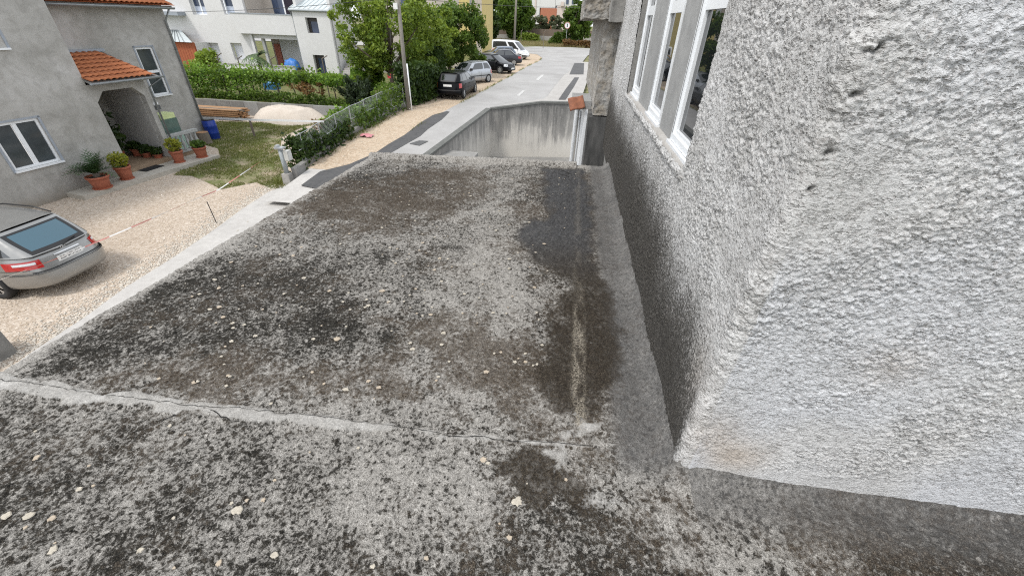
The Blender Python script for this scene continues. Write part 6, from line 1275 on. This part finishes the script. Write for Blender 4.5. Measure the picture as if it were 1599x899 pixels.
hedge('fence_shrubs', 'tangle of thin green shrubs behind the upper wire fence', [(-9.95, 18.8, .5), (-9.75, 21.3, .7), (-9.35, 23.4, .9)], .9, 1.5, .9, 2600, LEAF_MID, .10, 33, 'shrubs')
hedge('red_shrub', 'rusty red leaved shrub between the sand heap and the fence', [(-12.6, 20.6, .0), (-11.2, 21.6, .1), (-10.6, 22.6, .2)], .6, 1.1, 1.1, 2200, LEAF_RED, .09, 34, 'shrub')
hedge('garden_weeds', 'bright green weeds at the end of the sand heap below the red shrub', [(-13.2, 22.3, .0), (-12.0, 23.4, .1), (-11.0, 23.9, .3)], .5, 1.1, 1.2, 1900, LEAF_VINE, .10, 35, 'weeds')
def conifer(name, label, base, h, w, n, seed, mat):
    r = np.random.default_rng(seed); T_ = thing(name, label, 'shrub', base); nb = 34; pts = []; dirs = []
    for k in range(nb):
        a = r.random() * 6.28; el = r.uniform(.1, 1.2); L = r.uniform(.6, 1.0); d = np.array([math.cos(a) * math.cos(el) * w, math.sin(a) * math.cos(el) * w, math.sin(el) * h]) * L
        s = r.random(n // nb) ** .7; p = d * s[:, None] + r.normal(0, .09, (len(s), 3)); p[:, 2] += .25; pts.append(p); dirs.append(np.tile(d / np.linalg.norm(d), (len(s), 1)))
    place(leaf_mesh('needles', np.concatenate(pts), .075, mat, .1, 3.2, r=r, dirs=np.concatenate(dirs)), 'needles', T_); MB().tube([(0, 0, -.1), (0, 0, h * .5)], [.06, .02], 6).build('trunk', BARK, T_)
conifer('conifer_shrub', 'dark blue green spreading conifer behind the wire fence below the stair', (-12.4, 24.9, .72), 1.6, 1.55, 5200, 41, LEAF_BLUE)
tree('fig_bush', 'broad leaved bright green bush at the foot of the outside stair', (-13.6, 29.0, .72), [((0, 0, 1.7), (1.0, .9, 1.0), 22, 50, .40)], LEAF_VINE, .26, 42, .06, 'bush', 6)
# vines
r = np.random.default_rng(51)
for k in range(12):
    x = -24.4 + k * .92; left = k < 6; y = 25.7 + r.normal(0, .1)
    nm = 'leafy grape vine trained in the dense end of the row by the grey house' if left else 'leafy grape vine trained high on a bare stem above the sand heap'
    T_ = thing('grape_vine', nm, 'vine', (x, y, .72), group='grape vines in the terrace row'); n = int((560 if left else 360) * r.uniform(.6, 1.3))
    s = r.normal(0, 1, (n, 3))
    if left: P = np.stack([s[:, 0] * .42, s[:, 1] * .30, .25 + 1.45 * r.random(n) ** .75 + .15 * s[:, 2]], 1)
    else: P = np.stack([s[:, 0] * .42, s[:, 1] * .28, 1.35 + .22 * s[:, 2]], 1)
    P[:, 2] = np.maximum(P[:, 2], .1)
    place(leaf_mesh('foliage', P, .135, LEAF_VINE if k % 3 else LEAF_MID, .5, 1.2, r=r, shade=np.clip(.5 + .18 * s[:, 2] + r.normal(0, .1, n), 0, 1)), 'foliage', T_)
    tk = MB(); tk.tube([(0, 0, -.1), (r.normal(0, .05), 0, .6), (r.normal(0, .12), 0, 1.3)], [.045, .035, .02], 6); tk.tube([(0, 0, .8), (.4, 0, 1.35)], [.02, .01], 5); tk.build('stem', BARK, T_, True)
tree('rusty_vine', 'vine patch with rusty brown leaves at the row end before the stair tower', (-15.6, 25.1, .72), [((0, 0, .95), (1.1, .5, .35), 11, 45, .28)], LEAF_RED, .10, 52, .03, 'vine', 5)
tree('lemon_bush', 'round light green bush at the grey house corner before the red shed', (-25.6, 29.5, .72), [((0, 0, 1.45), (1.0, 1.0, .9), 26, 70, .36)], LEAF_LIGHT, .13, 53, .06, 'bush', 6)
hedge('under_vine_weeds', 'strip of weeds and low bushes under the vine row', [(-25, 25.2, .72), (-18, 25.1, .72), (-12.5, 24.9, .72)], .25, .6, .7, 3800, LEAF_MID, .09, 54, 'weeds', False)
hedge('back_weeds', 'green bushes along the white garden wall behind the vines', [(-27, 33.5, .72), (-20, 33.5, .72), (-14.5, 32.5, .72)], .4, .9, 1.6, 4200, LEAF_VINE, .14, 55, 'bushes', False)
# palm by the white wall
pb = thing('palm', 'small fan palm with drooping green fronds before the porch opening', 'palm', (float(PY(405, 100, 36.5)[0]), 36.5, .72)); r = np.random.default_rng(61); zt = float(PY(405, 88, 36.5)[2]) - .72
MB().tube([(0, 0, -.1), (0, 0, zt)], [.16, .13], 9).build('trunk', BARK, pb)
PALM = M_plain('palm_green', (.055, .095, .028), .5, .35, 5)
for k in range(22):
    a = 2.4 * k; el = -.25 + 1.25 * ((k * .618) % 1); L = r.uniform(1.0, 1.35); mb = MB(); pts = [np.array([math.cos(a) * L * s * math.cos(el), math.sin(a) * L * s * math.cos(el), zt + L * (math.sin(el) * s - .5 * s * s)]) for s in np.linspace(0, 1, 7)]; side = np.array([-math.sin(a), math.cos(a), 0])
    for s in range(1, 7):
        for sg in (-1, 1): wd = .34 * math.sin(math.pi * (s + .4) / 7.6) + .05; mb.add([pts[s - 1], pts[s - 1] + (pts[s] - pts[s - 1]) * .8, pts[s] + side * sg * wd + (pts[s] - pts[s - 1]) * .7 + np.array([0, 0, -.1])], [(0, 1, 2)])
    mb.build('frond', PALM, pb)
# far trees
def far_tree(name, label, pxc, pybase, pxr, pytop, Y, mat, leaf, seed, nc=70, nl=110, trunk=.25, zlo=.12):
    b = PY(pxc, pybase, Y); t_ = PY(pxc, pytop, Y); w = abs(PY(pxc + pxr, 30, Y)[0] - PY(pxc - pxr, 30, Y)[0]) / 2; h = t_[2] - 1.4; b[2] = 1.4
    tree(name, label, b, [((0, 0, h * (.5 + zlo / 2)), (w * .92, w * .8, h * (.5 - zlo / 2) * .92), nc, nl, w * .24)], mat, leaf, seed, trunk, nlimb=8)
far_tree('round_tree', 'big round dark green tree at the far field edge beside the far pole', 803, 60, 33, -14, 108, LEAF_MID, .42, 71, 110, 130, .3, .05)
far_tree('field_tree', 'dark bushy tree beside the round road sign', 897, 74, 23, -6, 96, LEAF_MID, .36, 72, 80, 110, .25, .02)
far_tree('olive_tree', 'grey green olive tree in front of the bare brick panel', 843, 48, 15, 19, 116, LEAF_OLIVE, .34, 73, 34, 80, .2, .2); far_tree('olive_tree', 'grey green olive tree nearest the road sign, before the boundary wall', 866, 48, 14, 22, 116, LEAF_OLIVE, .34, 74, 30, 80, .2, .2)
far_tree('dark_shrub_tree', 'dark evergreen behind the end of the yellow house', 766, 52, 18, 14, 100, LEAF_DARK, .36, 75, 40, 90, .2, .05)
pine = PY(766, 40, 125); pine[2] = 1.4; pz = float(PY(766, 4, 125)[2]) - 1.4
tree('umbrella_pine', 'flat topped dark pine rising behind the round tree', pine, [((0, 0, pz), (4.2, 3.5, 1.5), 46, 110, .9)], LEAF_DARK, .34, 76, .35, nlimb=8)
hedge('dry_brush', 'brown dry brush under the dark tree by the road sign', [(float(PR(886, 72)[0]), 91, 1.4), (float(PR(916, 72)[0]), 92, 1.4)], .6, 1.4, 2.0, 1500, LEAF_RED, .28, 77, 'brush', False)
hedge('low_bush', 'low green bush at the foot of the round tree', [(float(PY(818, 60, 104)[0]), 104, 1.4), (float(PY(836, 60, 104)[0]), 104.5, 1.4)], 1.4, 2.2, 2.0, 1500, LEAF_LIGHT, .28, 78, 'bush', False)
hedge('low_bush', 'low green bush left of the road sign pole', [(float(PY(866, 66, 97)[0]), 97, 1.4), (float(PY(880, 66, 97)[0]), 97, 1.4)], 1.2, 2.6, 2.0, 1500, LEAF_MID, .28, 79, 'bush', False)
# grass and small weeds
def in_poly(x, y, poly):
    ins = np.zeros(x.shape, bool); n = len(poly)
    for i in range(n):
        x0, y0 = poly[i]; x1, y1 = poly[(i + 1) % n]; ins ^= ((y0 > y) != (y1 > y)) & (x < (x1 - x0) * (y - y0) / (y1 - y0 + 1e-12) + x0)
    return ins
def blades(name, x, y, z, h, mat, label, cat, seed, shade=None):
    r = np.random.default_rng(seed); n = len(x); hh = h * r.uniform(.5, 1.4, n); a = r.random(n) * 6.28; w = .010 + .006 * r.random(n); lean = r.normal(0, .5, (n, 2)) * hh[:, None]
    V = np.stack([np.stack([x - np.cos(a) * w, y - np.sin(a) * w, z], 1), np.stack([x + np.cos(a) * w, y + np.sin(a) * w, z], 1), np.stack([x + lean[:, 0], y + lean[:, 1], z + hh], 1)], 1).reshape(-1, 3)
    me = bpy.data.meshes.new(name); me.vertices.add(3 * n); me.vertices.foreach_set('co', V.astype(np.float32).ravel()); me.loops.add(3 * n); me.loops.foreach_set('vertex_index', np.arange(3 * n, dtype=np.int32)); me.polygons.add(n); me.polygons.foreach_set('loop_start', np.arange(0, 3 * n, 3, dtype=np.int32)); me.update(calc_edges=True)
    at = me.attributes.new('rnd', 'FLOAT', 'FACE'); at.data.foreach_set('value', (r.random(n) if shade is None else shade).astype(np.float32)); me.materials.append(mat); o = place(me, name); tag(o, label, cat, kind='stuff')
r = np.random.default_rng(81); LEAF_GRASS = M_leaf('leaf_grass', (.075, .10, .022), (.26, .27, .08), .3); LEAF_DRY = M_leaf('leaf_dry', (.16, .14, .06), (.38, .33, .18), .3)
L_ = np.array(LAWN); x = r.uniform(L_[:, 0].min(), L_[:, 0].max(), 90000); y = r.uniform(L_[:, 1].min(), L_[:, 1].max(), 90000)
nzz = fbm(x * 1.1 + 2, y * 1.1, 4, 5); k = in_poly(x, y, [tuple(p) for p in LAWN]) & (nzz + .25 * r.random(90000) > .52); blades('lawn_grass', x[k], y[k], np.zeros(k.sum()), .07, LEAF_GRASS, 'short patchy lawn grass beside the gravel yard', 'grass', 82)
n = 40000; x = r.uniform(-22, 2, n); y = r.uniform(90, 111, n); blades('field_grass', x, y, np.full(n, 1.38), .45, LEAF_DRY, 'rough dry grass in the far field', 'grass', 83)
# weeds beside the footing and along the road edge
wx, wy_, wz_ = [], [], []
for y in np.linspace(14.2, 23.5, 900):
    if vnoise(np.array(y * 1.3), np.array(.5), 9) > .52: wx.append(float(np.interp(y, [b[1] for b in base_pts], [b[0] for b in base_pts])) + abs(r.normal(0, .18)) + .02); wy_.append(y); wz_.append(fz(y))
for y in np.linspace(17, 62, 1500):
    if vnoise(np.array(y * .8), np.array(3.5), 9) > .55: wx.append(xl_road(y) + r.normal(0, .07)); wy_.append(y); wz_.append(zroad(y) + .01)
for _ in range(500): q = PZ(r.uniform(430, 480), r.uniform(282, 296), .02); wx.append(q[0]); wy_.append(q[1]); wz_.append(.03)
blades('verge_weeds', np.array(wx), np.array(wy_), np.array(wz_), .14, LEAF_GRASS, 'thin weeds growing along the fence footing and road edge', 'weeds', 84)
# scattered pale stones along the concrete strip
def stones(name, x, y, z, s, mat, label, seed):
    r = np.random.default_rng(seed); n = len(x); oct_ = np.array([(1, 0, 0), (0, 1, 0), (-1, 0, 0), (0, -1, 0), (0, 0, .6), (0, 0, -.5)], float); fc = np.array([(0, 1, 4), (1, 2, 4), (2, 3, 4), (3, 0, 4), (1, 0, 5), (2, 1, 5), (3, 2, 5), (0, 3, 5)])
    sz = s * r.uniform(.4, 1.5, n); a = r.random(n) * 6.28; V = np.tile(oct_, (n, 1, 1)) * r.uniform(.6, 1.3, (n, 6, 1)) * sz[:, None, None]; X = V[:, :, 0] * np.cos(a)[:, None] - V[:, :, 1] * np.sin(a)[:, None]; Y = V[:, :, 0] * np.sin(a)[:, None] + V[:, :, 1] * np.cos(a)[:, None]
    V = np.stack([X + x[:, None], Y + y[:, None], V[:, :, 2] + z[:, None]], -1).reshape(-1, 3); Fi = (fc[None] + 6 * np.arange(n)[:, None, None]).reshape(-1, 3)
    me = bpy.data.meshes.new(name); me.vertices.add(len(V)); me.vertices.foreach_set('co', V.astype(np.float32).ravel()); me.loops.add(Fi.size); me.loops.foreach_set('vertex_index', Fi.astype(np.int32).ravel()); me.polygons.add(len(Fi)); me.polygons.foreach_set('loop_start', np.arange(0, Fi.size, 3, dtype=np.int32)); me.update(calc_edges=True); me.materials.append(mat); o = place(me, name); tag(o, label, 'stones', kind='stuff')
n = 5200; y = r.uniform(4.0, 13.4, n); xo = np.interp(y, [3.7, 6.45, 9.55, 12.6], [-9.16, -9.5, -9.85, -10.25]); x = xo - np.abs(r.normal(0, .38, n)); stones('loose_stones', x, y, np.full(n, .005), .024, M_plain('white_stone', (.58, .53, .46), .9, .2, 9), 'pale loose stones scattered along the concrete strip', 91)
n = 9000; y = r.uniform(3.0, 13.5, n); x = r.uniform(-16, -9.6, n); stones('yard_stones', x, y, np.full(n, .0), .020, M_plain('tan_stone', (.54, .45, .35), .9, .3, 9), 'small tan stones strewn over the gravel yard', 92)
n = 2600; y = r.uniform(14.5, 40, n); x = np.array([xf(q) + (xl_road(q) - xf(q)) * r.random() for q in y]); stones('verge_stones', x, y, np.array([zroad(q) + .01 for q in y]), .030, M_plain('verge_stone', (.50, .43, .34), .9, .3, 9), 'loose stones on the dirt verge', 93)
# litter
A = np.linspace(-1, 1, 9)[:, None]; B = np.linspace(-1, 1, 9)[None, :]; q = PR(573, 214); o = place(grid_mesh('plastic_bag', np.stack([A * .28 + 0 * B, B * .18 + 0 * A, .10 * (1 - .5 * (A * A + B * B)) + .14 * fbm(A * 3 + 5, B * 3, 3, 4) - .05], -1), M_plain('pink_plastic', (.50, .20, .22), .5, .15)), 'plastic_bag', None, (q[0], q[1], q[2] + .02)); tag(o, 'crumpled pink plastic bag lying on the verge by the fence footing', 'bag')
q = PY(607, 119, 26.0); o = place(grid_mesh('red_cloth', np.stack([A * .11 + 0 * B, .10 * fbm(A * 3, B * 3 + 7, 3, 6) + .03 * A * B, B * .13 + 0 * A], -1), M_plain('red_fabric', (.50, .05, .06), .8, .2)), 'red_cloth', None, q); tag(o, 'red cloth hanging in the shrubs beneath the airy tree', 'cloth')
